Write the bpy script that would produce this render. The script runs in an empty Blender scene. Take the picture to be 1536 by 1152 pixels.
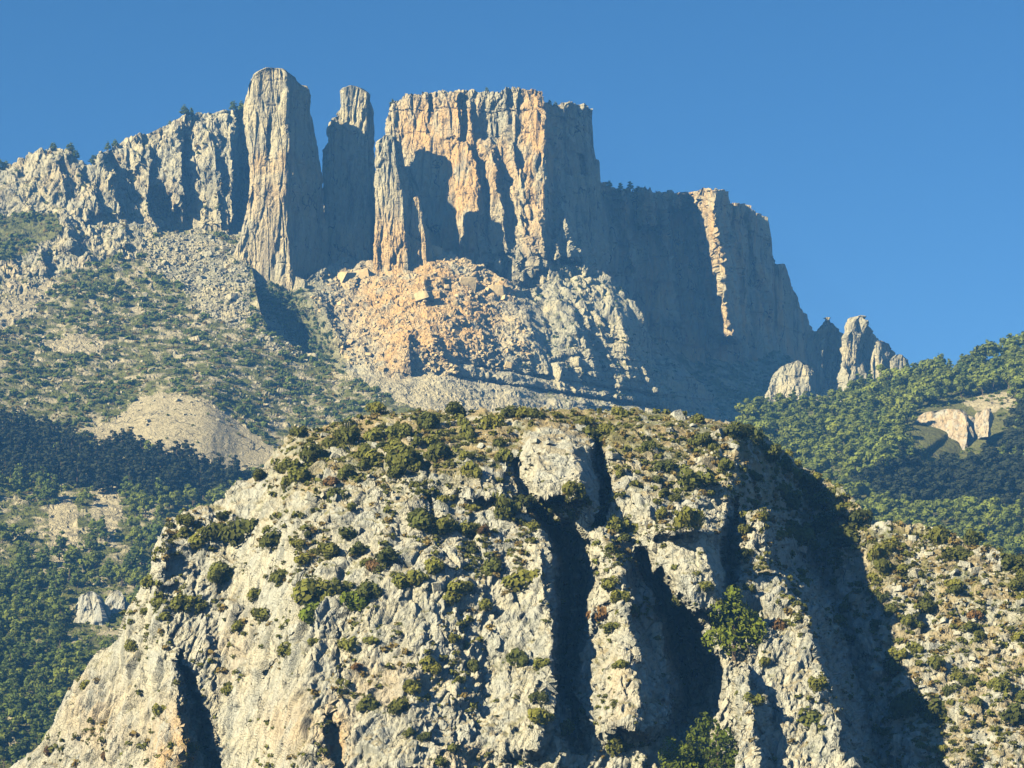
import bpy, bmesh, math, random
import numpy as np
from mathutils import Vector, Matrix

# ------------------------------------------------------------------ camera, sky, sun
scene = bpy.context.scene
COL = scene.collection
F_PX = 3327.0                                  # focal length in photo pixels (1536 wide)
PITCH = math.atan((1250 - 576) / F_PX)         # eye level lies below the frame
cam = bpy.data.objects.new('camera', bpy.data.cameras.new('camera'))
COL.objects.link(cam)
cam.data.sensor_width = 36.0
cam.data.lens = 36.0 * F_PX / 1536.0
cam.data.clip_start = 1.0
cam.data.clip_end = 12000.0
cam.rotation_euler = (math.pi / 2 + PITCH, 0, 0)
scene.camera = cam

SUN_AZ = math.radians(37)      # the sun stands to the left and behind the viewer
SUN_EL = math.radians(27)
LT = Vector((math.cos(SUN_AZ) * math.cos(SUN_EL), math.sin(SUN_AZ) * math.cos(SUN_EL), -math.sin(SUN_EL)))
world = bpy.data.worlds.new('World'); scene.world = world
world.use_nodes = True
wn = world.node_tree.nodes; wl = world.node_tree.links
for n in list(wn): wn.remove(n)
wout = wn.new('ShaderNodeOutputWorld'); wbg = wn.new('ShaderNodeBackground'); wsky = wn.new('ShaderNodeTexSky')
wsky.sky_type = 'NISHITA'; wsky.sun_disc = False
wsky.sun_elevation = SUN_EL
ts = -LT
wsky.sun_rotation = math.atan2(ts.x, ts.y)
wsky.altitude = 900; wsky.air_density = 1.0; wsky.dust_density = 0.0; wsky.ozone_density = 4.0
wgam = wn.new('ShaderNodeHueSaturation'); wgam.inputs['Saturation'].default_value = 1.22
wl.new(wsky.outputs[0], wgam.inputs['Color']); wl.new(wgam.outputs[0], wbg.inputs['Color'])
wbg.inputs['Strength'].default_value = 0.05
wl.new(wbg.outputs[0], wout.inputs['Surface'])
sl = bpy.data.lights.new('sun', 'SUN'); sl.energy = 5.0; sl.angle = math.radians(0.55); sl.color = (1.0, 0.87, 0.57)
sun = bpy.data.objects.new('sun', sl); COL.objects.link(sun)
sun.rotation_euler = LT.to_track_quat('-Z', 'Y').to_euler()
sun.location = (-300, -300, 400)
scene.view_settings.view_transform = 'Standard'; scene.view_settings.look = 'None'
scene.view_settings.gamma = 1.0; scene.view_settings.use_curve_mapping = False
scene.view_settings.exposure = 1.28
scene.cycles.use_denoising = True
scene.cycles.max_bounces = 6; scene.cycles.diffuse_bounces = 0; scene.cycles.volume_bounces = 1
scene.cycles.transparent_max_bounces = 4; scene.cycles.use_adaptive_sampling = True

# ------------------------------------------------------------------ helpers
cp, sp = math.cos(PITCH), math.sin(PITCH)
def P(px, py, Y):
    """photo pixel + distance along world Y -> world point(s)"""
    px = np.asarray(px, float); py = np.asarray(py, float); Y = np.asarray(Y, float)
    a = (px - 768.0) / F_PX; b = (576.0 - py) / F_PX
    dy = cp - b * sp; dz = sp + b * cp
    t = Y / dy
    return np.stack(np.broadcast_arrays(a * t, Y, dz * t), -1)

def hash_u(ix, iy, iz, seed):
    h = (ix.astype(np.int64) * 374761393 + iy.astype(np.int64) * 668265263 + iz.astype(np.int64) * 2147483647 + seed * 1274126177) & 0xFFFFFFFF
    h = ((h ^ (h >> 13)) * 1274126177) & 0xFFFFFFFF
    h = ((h ^ (h >> 16)) * 2246822519) & 0xFFFFFFFF
    return h ^ (h >> 15)

def perlin(p, seed=0):
    shp = p.shape[:-1]; p = p.reshape(-1, 3)
    i = np.floor(p); f = (p - i).astype(np.float32); i = i.astype(np.int64)
    u = f * f * f * (f * (f * 6 - 15) + 10)
    res = np.zeros(len(p), np.float32)
    for dx in (0, 1):
        wx = u[:, 0] if dx else 1 - u[:, 0]
        for dy in (0, 1):
            wy = u[:, 1] if dy else 1 - u[:, 1]
            for dz in (0, 1):
                wz = u[:, 2] if dz else 1 - u[:, 2]
                h = hash_u(i[:, 0] + dx, i[:, 1] + dy, i[:, 2] + dz, seed)
                gx = ((h & 1023).astype(np.float32) / 511.5 - 1); gy = (((h >> 10) & 1023).astype(np.float32) / 511.5 - 1)
                gz = (((h >> 20) & 1023).astype(np.float32) / 511.5 - 1)
                res += wx * wy * wz * (gx * (f[:, 0] - dx) + gy * (f[:, 1] - dy) + gz * (f[:, 2] - dz))
    return res.reshape(shp) * 1.4

def fbm(p, oct=4, seed=0, gain=0.5, ridged=False):
    s = 0; a = 1.0; tot = 0
    for o in range(oct):
        n = perlin(p * (2.03 ** o), seed + o * 17)
        if ridged: n = 1 - 2 * np.abs(n)
        s = s + n * a; tot += a; a *= gain
    return s / tot

def worley(p, seed=0):
    """F1, F2, random per cell (3 values), offset to the cell centre"""
    shp = p.shape[:-1]; p = p.reshape(-1, 3)
    i = np.floor(p); f = (p - i).astype(np.float32); i = i.astype(np.int64)
    N = len(p)
    f1 = np.full(N, 9.0, np.float32); f2 = np.full(N, 9.0, np.float32)
    hid = np.zeros(N, np.int64); off = np.zeros((N, 3), np.float32)
    for dx in (-1, 0, 1):
        for dy in (-1, 0, 1):
            for dz in (-1, 0, 1):
                h = hash_u(i[:, 0] + dx, i[:, 1] + dy, i[:, 2] + dz, seed)
                ox = dx + (h & 1023).astype(np.float32) / 1023 - f[:, 0]
                oy = dy + ((h >> 10) & 1023).astype(np.float32) / 1023 - f[:, 1]
                oz = dz + ((h >> 20) & 1023).astype(np.float32) / 1023 - f[:, 2]
                d = ox * ox + oy * oy + oz * oz
                m = d < f1
                f2 = np.where(m, f1, np.minimum(f2, d))
                f1 = np.where(m, d, f1)
                hid = np.where(m, h, hid)
                off[m, 0] = ox[m]; off[m, 1] = oy[m]; off[m, 2] = oz[m]
    h2 = hash_u(hid, hid >> 7, hid >> 13, seed + 5)
    r = np.stack([(h2 & 1023) / 1023.0, ((h2 >> 10) & 1023) / 1023.0, ((h2 >> 20) & 1023) / 1023.0], -1).astype(np.float32)
    return np.sqrt(f1).reshape(shp), np.sqrt(f2).reshape(shp), r.reshape(shp + (3,)), off.reshape(shp + (3,))

def blocks(p, size, seed, aniso=(1, 1, 1), offs=0.35, tilt=0.5, crack=0.15, warp=0.3):
    """jointed rock: every block stands proud or back a little and is tilted its own way (metres)"""
    q = p / size / np.asarray(aniso)
    w = np.stack([perlin(q * 0.9 + 13.1, seed + 1), perlin(q * 0.9 + 47.7, seed + 2), perlin(q * 0.9 + 91.3, seed + 3)], -1)
    f1, f2, r, off = worley(q + w * warp, seed)
    t = (off * (r - 0.5)).sum(-1) * 2
    e = f2 - f1; g = ss(0.0, 0.16, e)
    return size * (((r[..., 0] - 0.5) * offs + t * tilt) * g - crack * (1 - ss(0.0, 0.11, e)))

def creases(p, oct=3, seed=0):
    s = 0; a = 1.0; t = 0
    for o in range(oct):
        s = s + a * np.abs(perlin(p * (2.07 ** o), seed + o * 13)); t += a; a *= 0.55
    return 2 * s / t

def warp(PX, PY, seed, a1=7, s1=26.0, a2=3, s2=8.0, vy=1.0):
    """ragged courses for ridges and gullies"""
    q = np.stack([PX / s1, PY / s1 * vy, PX * 0 + seed], -1); r = np.stack([PX / s2, PY / s2 * vy, PX * 0 + seed + 9], -1)
    return (PX + a1 * fbm(q, 2, seed) * 1.4 + a2 * fbm(r, 2, seed + 1) * 1.4, PY + a1 * fbm(q + 17.3, 2, seed + 2) * 1.4 + a2 * fbm(r + 11.1, 2, seed + 3) * 1.4)

def ss(a, b, x):
    t = np.clip((x - a) / (b - a), 0, 1); return t * t * (3 - 2 * t)

def inpoly(PX, PY, poly):
    PX = np.asarray(PX, float); PY = np.asarray(PY, float)
    c = np.zeros(np.broadcast(PX, PY).shape, bool); n = len(poly)
    for k in range(n):
        x1, y1 = poly[k]; x2, y2 = poly[(k + 1) % n]
        if y1 == y2: continue
        m = ((y1 > PY) != (y2 > PY)) & (PX < (x2 - x1) * (PY - y1) / (y2 - y1) + x1)
        c ^= m
    return c

def polysoft(PX, PY, poly, seed, amp=9, sc=24.0):
    """polygon mask with a ragged edge"""
    q = np.stack([PX / sc, PY / sc, np.zeros_like(PX) + seed], -1)
    wx = fbm(q, 3, seed) * amp; wy = fbm(q + 31.7, 3, seed + 3) * amp
    return inpoly(PX + wx, PY + wy, poly).astype(float)

def rib(PX, PY, pts, pw=1.0, flat=1.0, taper=10.0):
    """pts: (px, py, amp, left width, right width) down the ridge; amp in metres towards the viewer (negative = gully)"""
    a = np.array(pts, float)
    x = np.interp(PY, a[:, 1], a[:, 0]); am = np.interp(PY, a[:, 1], a[:, 2])
    wl_ = np.interp(PY, a[:, 1], a[:, 3]); wr_ = np.interp(PY, a[:, 1], a[:, 4])
    d = PX - x
    t = np.where(d < 0, 1 + d / wl_, 1 - d / wr_)
    t = np.clip(t * flat, 0, 1) ** pw
    e = np.clip((PY - a[0, 1]) / taper + 1, 0, 1) * np.clip((a[-1, 1] - PY) / taper + 1, 0, 1)
    return am * t * e

def table(PX, PY, tab):
    xs = np.array([t[0] for t in tab], float)
    cols = [np.interp(PY, [q[0] for q in t[1]], [q[1] for q in t[1]]) for t in tab]
    for t, k in zip(tab, range(len(tab))):       # go on beyond the last row at the last slope
        (y0, d0), (y1, d1) = t[1][-2], t[1][-1]
        cols[k] = np.where(PY > y1, d1 + (PY - y1) * (d1 - d0) / (y1 - y0), cols[k])
    C = np.stack(cols)
    i = np.clip(np.searchsorted(xs, PX) - 1, 0, len(xs) - 2)
    f = np.clip((PX - xs[i]) / (xs[i + 1] - xs[i]), 0, 1); f = f * f * (3 - 2 * f)
    g = np.take_along_axis(C.reshape(len(xs), -1), np.stack([i.ravel(), i.ravel() + 1]), 0)
    return (g[0] * (1 - f.ravel()) + g[1] * f.ravel()).reshape(PX.shape)

def mesh_obj(name, verts, faces, mat, smooth=False, parent=None, attr=None):
    me = bpy.data.meshes.new(name)
    verts = np.asarray(verts, np.float32).reshape(-1, 3); faces = np.asarray(faces, np.int32)
    nv, nf, k = len(verts), len(faces), faces.shape[1]
    me.vertices.add(nv); me.vertices.foreach_set('co', verts.ravel())
    me.loops.add(nf * k); me.loops.foreach_set('vertex_index', faces.ravel())
    me.polygons.add(nf); me.polygons.foreach_set('loop_start', np.arange(0, nf * k, k, dtype=np.int32))
    me.polygons.foreach_set('loop_total', np.full(nf, k, np.int32))
    me.polygons.foreach_set('use_smooth', np.full(nf, bool(smooth)))
    me.update(calc_edges=True)
    if attr is not None:
        ca = me.color_attributes.new('mask', 'FLOAT_COLOR', 'POINT')
        ca.data.foreach_set('color', np.concatenate([attr.reshape(-1, 3), np.ones((nv, 1))], 1).astype(np.float32).ravel())
    me.materials.append(mat)
    o = bpy.data.objects.new(name, me); COL.objects.link(o)
    if parent: o.parent = parent
    return o

def grid_faces(nr, nc, wrap=False):
    idx = np.arange(nr * nc).reshape(nr, nc)
    if wrap: idx = np.concatenate([idx, idx[:, :1]], 1)
    a = idx[:-1, :-1].ravel(); b = idx[:-1, 1:].ravel(); c = idx[1:, 1:].ravel(); d = idx[1:, :-1].ravel()
    return np.stack([a, d, c, b], 1)

def grid_normals(p):
    du = np.gradient(p, axis=1); dv = np.gradient(p, axis=0)
    n = np.cross(dv, du); n /= np.linalg.norm(n, axis=-1, keepdims=True) + 1e-9
    return n

def tag(o, label=None, cat=None, group=None, kind=None):
    if label: o['label'] = label
    if cat: o['category'] = cat
    if group: o['group'] = group
    if kind: o['kind'] = kind
    return o

class Sheet:
    """a landform: rows run from its skyline (or upper edge) down; a back slope is added behind the skyline"""
    def __init__(self, name, x0, x1, nc, nr, top, bot, depth, disp, mat, mask, back=(60, 30), toprough=4.0, seed=1, vpow=1.0):
        px = np.linspace(x0, x1, nc)
        tp = np.interp(px, [t[0] for t in top], [t[1] for t in top])
        tp = tp + toprough * fbm(np.stack([px / 14.0, px * 0 + seed, px * 0], -1), 4, seed, 0.6)
        ymax = max(t[1] for t in bot); ymin = tp.min()
        nr = int((ymax - ymin) / nr) + 1
        rows = np.linspace(ymin, ymax, nr)
        PX = np.broadcast_to(px, (nr, nc)).copy(); PR = np.broadcast_to(rows[:, None], (nr, nc)).copy()
        PY = np.maximum(PR, tp[None])
        self.px, self.tp, self.rows = px, tp, rows
        n = grid_normals(P(PX, PR, depth(PX, PR)))
        pos = P(PX, PY, depth(PX, PY))
        facing = -(n * pos / np.linalg.norm(pos, axis=-1, keepdims=True)).sum(-1)
        amt = 0.4 + 0.6 * ss(0.12, 0.5, facing)
        first = np.clip(np.searchsorted(rows, tp), 0, nr - 1)         # rows above the skyline all lie on it
        dd = amt * disp(pos, n, PX, PY)
        k = np.maximum(np.arange(nr)[:, None], first[None])
        dd = np.take_along_axis(dd, k, 0); n = np.take_along_axis(n, k[..., None], 0)
        pos = pos + n * dd[..., None]
        keep = (np.arange(nr - 1)[:, None] + 1 >= np.minimum(first[:-1], first[1:])[None])
        self.PX, self.PY, self.pos = PX, PY, pos
        self.n = np.take_along_axis(grid_normals(pos), np.minimum(k + 1, nr - 1)[..., None], 0)
        att = mask(pos, self.n, PX, PY)
        nb = 10                                   # the far side
        t = (np.linspace(1, 0, nb + 1)[:-1])[:, None, None]
        jag = 1 + 0.25 * fbm(np.stack([np.broadcast_to(px / 30, (nb, nc)), np.broadcast_to(t[:, :, 0] * 4, (nb, nc)), np.zeros((nb, nc)) + seed], -1), 3, 7)
        bk = pos[:1] + np.concatenate([np.zeros((nb, nc, 1)), np.broadcast_to(t * back[0], (nb, nc, 1)) , -np.broadcast_to(t ** 1.5 * back[1], (nb, nc, 1)) * jag[..., None]], -1)
        allp = np.concatenate([bk, pos], 0)
        alla = np.concatenate([np.repeat(att[:1], nb, 0), att], 0)
        fc = grid_faces(nr + nb, nc)
        kp = np.concatenate([np.ones((nb - 1, nc - 1), bool), np.ones((1, nc - 1), bool), keep], 0).ravel()
        self.obj = mesh_obj(name, allp, fc[kp], mat, attr=alla)
        tag(self.obj, kind='structure')
    def at(self, px, py):
        px = np.asarray(px, float); py = np.asarray(py, float)
        c = np.clip(np.interp(px, self.px, np.arange(len(self.px))), 0, len(self.px) - 1.001)
        ci = c.astype(int); cf = c - ci
        tp = np.interp(px, self.px, self.tp)
        vv = np.clip(np.interp(py, self.rows, np.arange(len(self.rows))), 0, len(self.rows) - 1.001)
        ri = vv.astype(int); rf = vv - ri
        p = self.pos
        q = (p[ri, ci] * ((1 - rf) * (1 - cf))[..., None] + p[ri, ci + 1] * ((1 - rf) * cf)[..., None]
             + p[ri + 1, ci] * (rf * (1 - cf))[..., None] + p[ri + 1, ci + 1] * (rf * cf)[..., None])
        return q, self.n[ri, ci], (py >= tp) & (py <= self.rows[-1])

# ------------------------------------------------------------------ materials
def new_mat(name):
    m = bpy.data.materials.new(name); m.use_nodes = True
    nt = m.node_tree
    for n in list(nt.nodes): nt.nodes.remove(n)
    out = nt.nodes.new('ShaderNodeOutputMaterial'); b = nt.nodes.new('ShaderNodeBsdfPrincipled')
    b.inputs['Roughness'].default_value = 0.9; b.inputs['Specular IOR Level'].default_value = 0.15
    nt.links.new(b.outputs[0], out.inputs['Surface'])
    return m, nt, b

def nd(nt, kind, **kw):
    n = nt.nodes.new(kind)
    for k, v in kw.items():
        if hasattr(n, k): setattr(n, k, v)
        else: n.inputs[k].default_value = v
    return n

def mix(nt, fac, a, b):
    m = nt.nodes.new('ShaderNodeMix'); m.data_type = 'RGBA'
    for s, v in ((m.inputs[0], fac), (m.inputs[6], a), (m.inputs[7], b)):
        if isinstance(v, (tuple, list)): s.default_value = (*v, 1) if len(v) == 3 else v
        elif isinstance(v, (int, float)): s.default_value = v
        else: nt.links.new(v, s)
    return m.outputs[2]

def noise_fac(nt, vec, scale, lo, hi, detail=5, stretch=None, rough=0.6):
    if stretch:
        mp = nd(nt, 'ShaderNodeMapping'); mp.inputs['Scale'].default_value = stretch
        nt.links.new(vec, mp.inputs['Vector']); vec = mp.outputs[0]
    n = nd(nt, 'ShaderNodeTexNoise', Scale=scale, Detail=detail, Roughness=rough)
    nt.links.new(vec, n.inputs['Vector'])
    r = nd(nt, 'ShaderNodeMapRange'); r.interpolation_type = 'SMOOTHSTEP'
    r.inputs['From Min'].default_value = lo; r.inputs['From Max'].default_value = hi
    nt.links.new(n.outputs[0], r.inputs['Value'])
    return r.outputs[0]

def rock_mat(name, s, cream, grey, dark, orange, soil, green, bump=0.5):
    """limestone; s = size in metres of the largest colour patches. mask: R ground/dry grass, G ochre rock, B green ground cover"""
    m, nt, b = new_mat(name)
    geo = nd(nt, 'ShaderNodeNewGeometry'); vec = geo.outputs['Position']
    at = nd(nt, 'ShaderNodeAttribute', attribute_name='mask')
    sep = nd(nt, 'ShaderNodeSeparateColor'); nt.links.new(at.outputs['Color'], sep.inputs[0])
    c = mix(nt, noise_fac(nt, vec, 1.0 / s, 0.38, 0.62), cream, grey)
    c = mix(nt, noise_fac(nt, vec, 3.1 / s, 0.50, 0.68, 6, (1, 1, 0.16)), c, dark)              # weathering streaks
    c = mix(nt, noise_fac(nt, vec, 9.0 / s, 0.60, 0.78, 6), c, tuple(0.45 * v for v in dark))   # pits and lichen
    of = nd(nt, 'ShaderNodeMath', operation='MULTIPLY')
    nt.links.new(sep.outputs[1], of.inputs[0]); nt.links.new(noise_fac(nt, vec, 2.2 / s, 0.30, 0.56, 5, (1, 1, 0.35)), of.inputs[1])
    c = mix(nt, of.outputs[0], c, orange)
    so = mix(nt, noise_fac(nt, vec, 5.0 / s, 0.4, 0.65, 6), soil, tuple(0.72 * v for v in soil))
    c = mix(nt, sep.outputs[0], c, so)
    gr = mix(nt, noise_fac(nt, vec, 6.0 / s, 0.4, 0.65, 5), green, tuple(0.5 * v for v in green))
    c = mix(nt, sep.outputs[2], c, gr)
    mp2 = nd(nt, 'ShaderNodeMapping'); mp2.inputs['Scale'].default_value = (1, 1, 0.28)
    nw2 = nd(nt, 'ShaderNodeTexNoise', Scale=2.5 / s, Detail=5); nt.links.new(vec, nw2.inputs['Vector'])
    va2 = nd(nt, 'ShaderNodeVectorMath', operation='MULTIPLY_ADD'); va2.inputs[1].default_value = (s * 0.5,) * 3
    nt.links.new(nw2.outputs['Color'], va2.inputs[0]); nt.links.new(vec, va2.inputs[2]); nt.links.new(va2.outputs[0], mp2.inputs['Vector'])
    v2 = nd(nt, 'ShaderNodeTexVoronoi', Scale=2.4 / s); v2.feature = 'DISTANCE_TO_EDGE'; nt.links.new(mp2.outputs[0], v2.inputs['Vector'])
    r2 = nd(nt, 'ShaderNodeMapRange'); r2.interpolation_type = 'SMOOTHSTEP'; r2.inputs['From Min'].default_value = 0.055; r2.inputs['From Max'].default_value = 0.0
    nt.links.new(v2.outputs['Distance'], r2.inputs['Value'])
    m2 = nd(nt, 'ShaderNodeMath', operation='MULTIPLY'); nt.links.new(r2.outputs[0], m2.inputs[0]); nt.links.new(noise_fac(nt, vec, 1.6 / s, 0.48, 0.66, 3), m2.inputs[1])
    c = mix(nt, m2.outputs[0], c, tuple(0.35 * v for v in dark))
    nt.links.new(c, b.inputs['Base Color'])
    bp = nd(nt, 'ShaderNodeBump', Strength=bump, Distance=s * 0.05)
    n1 = nd(nt, 'ShaderNodeTexNoise', Scale=11.0 / s, Detail=8, Roughness=0.7); nt.links.new(vec, n1.inputs['Vector'])
    vo = nd(nt, 'ShaderNodeTexVoronoi', Scale=7.0 / s); vo.feature = 'DISTANCE_TO_EDGE'
    mpv = nd(nt, 'ShaderNodeMapping'); mpv.inputs['Scale'].default_value = (1, 1, 0.4)
    nw = nd(nt, 'ShaderNodeTexNoise', Scale=4.0 / s, Detail=4); nt.links.new(vec, nw.inputs['Vector'])
    va = nd(nt, 'ShaderNodeVectorMath', operation='MULTIPLY_ADD'); va.inputs[1].default_value = (s * 0.4,) * 3
    nt.links.new(nw.outputs['Color'], va.inputs[0]); nt.links.new(vec, va.inputs[2])
    nt.links.new(va.outputs[0], mpv.inputs['Vector']); nt.links.new(mpv.outputs[0], vo.inputs['Vector'])
    cr = nd(nt, 'ShaderNodeMapRange'); cr.inputs['From Max'].default_value = 0.12; nt.links.new(vo.outputs['Distance'], cr.inputs['Value'])
    ad0 = nd(nt, 'ShaderNodeMath', operation='MULTIPLY_ADD'); ad0.inputs[1].default_value = -0.8
    nt.links.new(m2.outputs[0], ad0.inputs[0]); nt.links.new(n1.outputs[0], ad0.inputs[2])
    ad = nd(nt, 'ShaderNodeMath', operation='MULTIPLY_ADD'); ad.inputs[1].default_value = 0.35
    nt.links.new(cr.outputs[0], ad.inputs[0]); nt.links.new(ad0.outputs[0], ad.inputs[2])
    nt.links.new(ad.outputs[0], bp.inputs['Height']); nt.links.new(bp.outputs[0], b.inputs['Normal'])
    return m

M_near = rock_mat('limestone_near', 6.0, (0.49, 0.465, 0.375), (0.43, 0.435, 0.395), (0.26, 0.265, 0.24), (0.54, 0.36, 0.18), (0.36, 0.29, 0.165), (0.15, 0.16, 0.05), 1.0)
M_far = rock_mat('limestone_far', 22.0, (0.50, 0.44, 0.29), (0.39, 0.37, 0.28), (0.20, 0.195, 0.16), (0.55, 0.36, 0.165), (0.46, 0.40, 0.26), (0.14, 0.15, 0.042), 1.0)

def leaf_mat(name, col, var=0.42, trans=0.3):
    m, nt, b = new_mat(name)
    oi = nd(nt, 'ShaderNodeObjectInfo'); geo = nd(nt, 'ShaderNodeNewGeometry')
    c1 = mix(nt, oi.outputs['Random'], tuple(v * (1 - var) for v in col), (col[0] * (1 + var * 1.1), col[1] * (1 + var * 0.7), col[2]))
    c2 = mix(nt, geo.outputs['Random Per Island'], c1, tuple(v * 1.25 for v in col))
    nf = noise_fac(nt, geo.outputs['Position'], 0.06, 0.35, 0.65, 3)
    c3 = mix(nt, nf, c2, c1)
    nt.links.new(c3, b.inputs['Base Color'])
    tr = nd(nt, 'ShaderNodeBsdfTranslucent'); nt.links.new(c3, tr.inputs['Color'])
    ms = nd(nt, 'ShaderNodeMixShader'); ms.inputs[0].default_value = trans
    out = [n for n in nt.nodes if n.type == 'OUTPUT_MATERIAL'][0]
    nt.links.new(b.outputs[0], ms.inputs[1]); nt.links.new(tr.outputs[0], ms.inputs[2]); nt.links.new(ms.outputs[0], out.inputs['Surface'])
    return m
L_olive = leaf_mat('leaves_olive', (0.185, 0.20, 0.05))
L_brown = leaf_mat('leaves_dry', (0.21, 0.135, 0.065))
L_fresh = leaf_mat('leaves_fresh', (0.15, 0.20, 0.03))
L_shrub = leaf_mat('leaves_shrub', (0.115, 0.135, 0.04))
L_pine = leaf_mat('needles_pine', (0.115, 0.165, 0.042))
L_oak = leaf_mat('leaves_oak', (0.19, 0.24, 0.052))
L_shade_tint = leaf_mat('foliage_painted_shade', (0.032, 0.042, 0.024), 0.25, 0.1)  # near-black foliage: paints the shade lying on two wooded patches
M_bark, _nt, _b = new_mat('bark')
_g = nd(_nt, 'ShaderNodeNewGeometry')
_nt.links.new(mix(_nt, noise_fac(_nt, _g.outputs['Position'], 3.0, 0.4, 0.6), (0.16, 0.12, 0.085), (0.07, 0.055, 0.04)), _b.inputs['Base Color'])

RNG = np.random.default_rng(11)
# ------------------------------------------------------------------ the setting: base ground under everything
def nomask(pos, n, PX, PY): return np.zeros(PX.shape + (3,))
gx = np.linspace(-1800, 1800, 61); gy = np.linspace(-400, 3200, 61)
GX, GY = np.meshgrid(gx, gy)
gz = -18 + 10 * fbm(np.stack([GX / 300, GY / 300, GX * 0], -1), 3, 3)
g_att = np.zeros(GX.shape + (3,)); g_att[..., 2] = 0.8
ground = mesh_obj('ground', np.stack([GX, GY, gz], -1)[::-1], grid_faces(61, 61), M_far, attr=g_att[::-1])
tag(ground, kind='structure')

def rockiness(pos, k, seed, big=1.0, mid=1.0, fine=1.0, vert=0.5):
    """k: metres of one 'unit' (about ten pixels of the photograph)"""
    rug = ss(-0.30, 0.30, fbm(pos / (k * 8), 3, seed + 40))                # rugged next to smooth
    d = k * 1.6 * big * fbm(pos / (k * 6) * np.array([1, 1, vert]), 3, seed)
    d = d + 0.75 * mid * blocks(pos, k * 5.0, seed + 10, (0.8, 0.8, 2.0), 0.26, 0.28, 0.07)
    d = d + mid * k * (1.1 * creases(pos / (k * 3.0) * np.array([1, 1, vert * 0.8]), 3, seed + 50) - 0.35)
    d = d + mid * k * (0.6 * creases(pos / (k * 1.6) * np.array([1, 1, 0.18]), 2, seed + 60) - 0.2)
    d = d + (0.15 + 0.5 * rug) * mid * blocks(pos, k * 1.7, seed + 20, (0.85, 0.85, 1.7), 0.24, 0.26, 0.10)
    d = d + (0.1 + 0.5 * rug) * mid * blocks(pos, k * 0.65, seed + 25, (0.9, 0.9, 1.3), 0.24, 0.2, 0.10)
    d = d + k * 0.09 * fine * fbm(pos / (k * 0.6), 3, seed + 30, 0.6)
    return d

def joints(pos, k, seed, beds=1.0):
    """tall columns bounded by upright cracks, cut by level bedding joints"""
    c = blocks(pos, k, seed, (0.8, 0.8, 5.0), 0.30, 0.22, 0.13, 0.25)
    c = c + 0.6 * blocks(pos, k * 0.42, seed + 7, (0.8, 0.8, 3.5), 0.30, 0.2, 0.16, 0.25)
    zb = pos[..., 2] + 0.05 * pos[..., 0] + 2.0 * fbm(pos / (4 * k), 2, seed + 3)
    h = k * 1.5; f = zb / h; i = np.floor(f); fr = f - i
    rnd_ = (hash_u(i.astype(np.int64), i.astype(np.int64) * 3, i.astype(np.int64) * 7, seed) & 1023) / 1023.0
    bed = (rnd_ - 0.5) * 0.10 * k * ss(0, 0.06, fr) * ss(0, 0.06, 1 - fr) - 0.09 * k * (1 - ss(0.0, 0.05, fr)) * (rnd_ > 0.35)
    return c + beds * bed

# ------------------------------------------------------------------ left hillside with its crags
H_top = [(-260, 270), (-170, 250), (-80, 262), (0, 247), (20, 242), (67, 222), (83, 218), (105, 226), (117, 243), (133, 245), (150, 234), (187, 208), (213, 204), (230, 196), (260, 185), (267, 178),
         (300, 168), (333, 165), (370, 164), (374, 300), (378, 395), (386, 450), (400, 497), (440, 520), (480, 536), (500, 549), (540, 572), (580, 592), (620, 612), (660, 628)]
H_tab = [(-80, [(240, 1445), (330, 1415), (450, 1300), (620, 1130), (720, 1040), (850, 930), (1000, 800), (1200, 680)]),
         (100, [(215, 1450), (290, 1425), (400, 1375), (450, 1330), (620, 1150), (720, 1050), (850, 930), (1000, 800), (1200, 680)]),
         (215, [(200, 1478), (325, 1446), (360, 1408), (450, 1340), (620, 1160), (720, 1060), (850, 930), (1000, 800), (1200, 680)]),
         (300, [(165, 1490), (345, 1455), (370, 1410), (450, 1345), (620, 1170), (720, 1070), (850, 940), (1000, 800), (1200, 680)]),
         (372, [(165, 1500), (350, 1462), (392, 1392), (430, 1362), (500, 1305), (620, 1190), (720, 1080), (850, 940), (1200, 680)]),
         (480, [(500, 1320), (540, 1285), (620, 1200), (720, 1090), (850, 950), (1200, 690)]),
         (660, [(600, 1225), (700, 1110), (850, 960), (1200, 700)])]
H_cliff = [(-270, 230), (-90, 240), (110, 200), (200, 190), (380, 150), (376, 372), (340, 352), (300, 356), (235, 348), (200, 392), (160, 385), (120, 405), (70, 420), (30, 440), (-10, 460), (-90, 480), (-270, 440)]
H_green = [(-90, 330), (40, 320), (85, 320), (95, 345), (40, 380), (-90, 420)]
H_scree = [(110, 645), (170, 632), (208, 596), (245, 588), (300, 596), (352, 628), (410, 672), (428, 700), (405, 722), (350, 720), (300, 705), (240, 692), (205, 684), (150, 660)]
H_scree2 = [(-90, 470), (60, 420), (90, 425), (40, 480), (-90, 540)]
H_scree3 = [(40, 515), (120, 500), (160, 512), (150, 535), (90, 530)]
H_scree4 = [(72, 770), (96, 735), (116, 760), (118, 800), (104, 862), (80, 852)]
H_scree5 = [(134, 765), (150, 728), (178, 730), (184, 770), (166, 822), (144, 800)]
H_boul = [(215, 365), (262, 350), (320, 352), (372, 380), (378, 480), (345, 492), (300, 470), (270, 430), (225, 405)]
def H_rock(PX, PY):
    c = polysoft(PX, PY, H_cliff, 3, 10, 22)
    return c * (1 - polysoft(PX, PY, H_green, 5, 8, 18))
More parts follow.
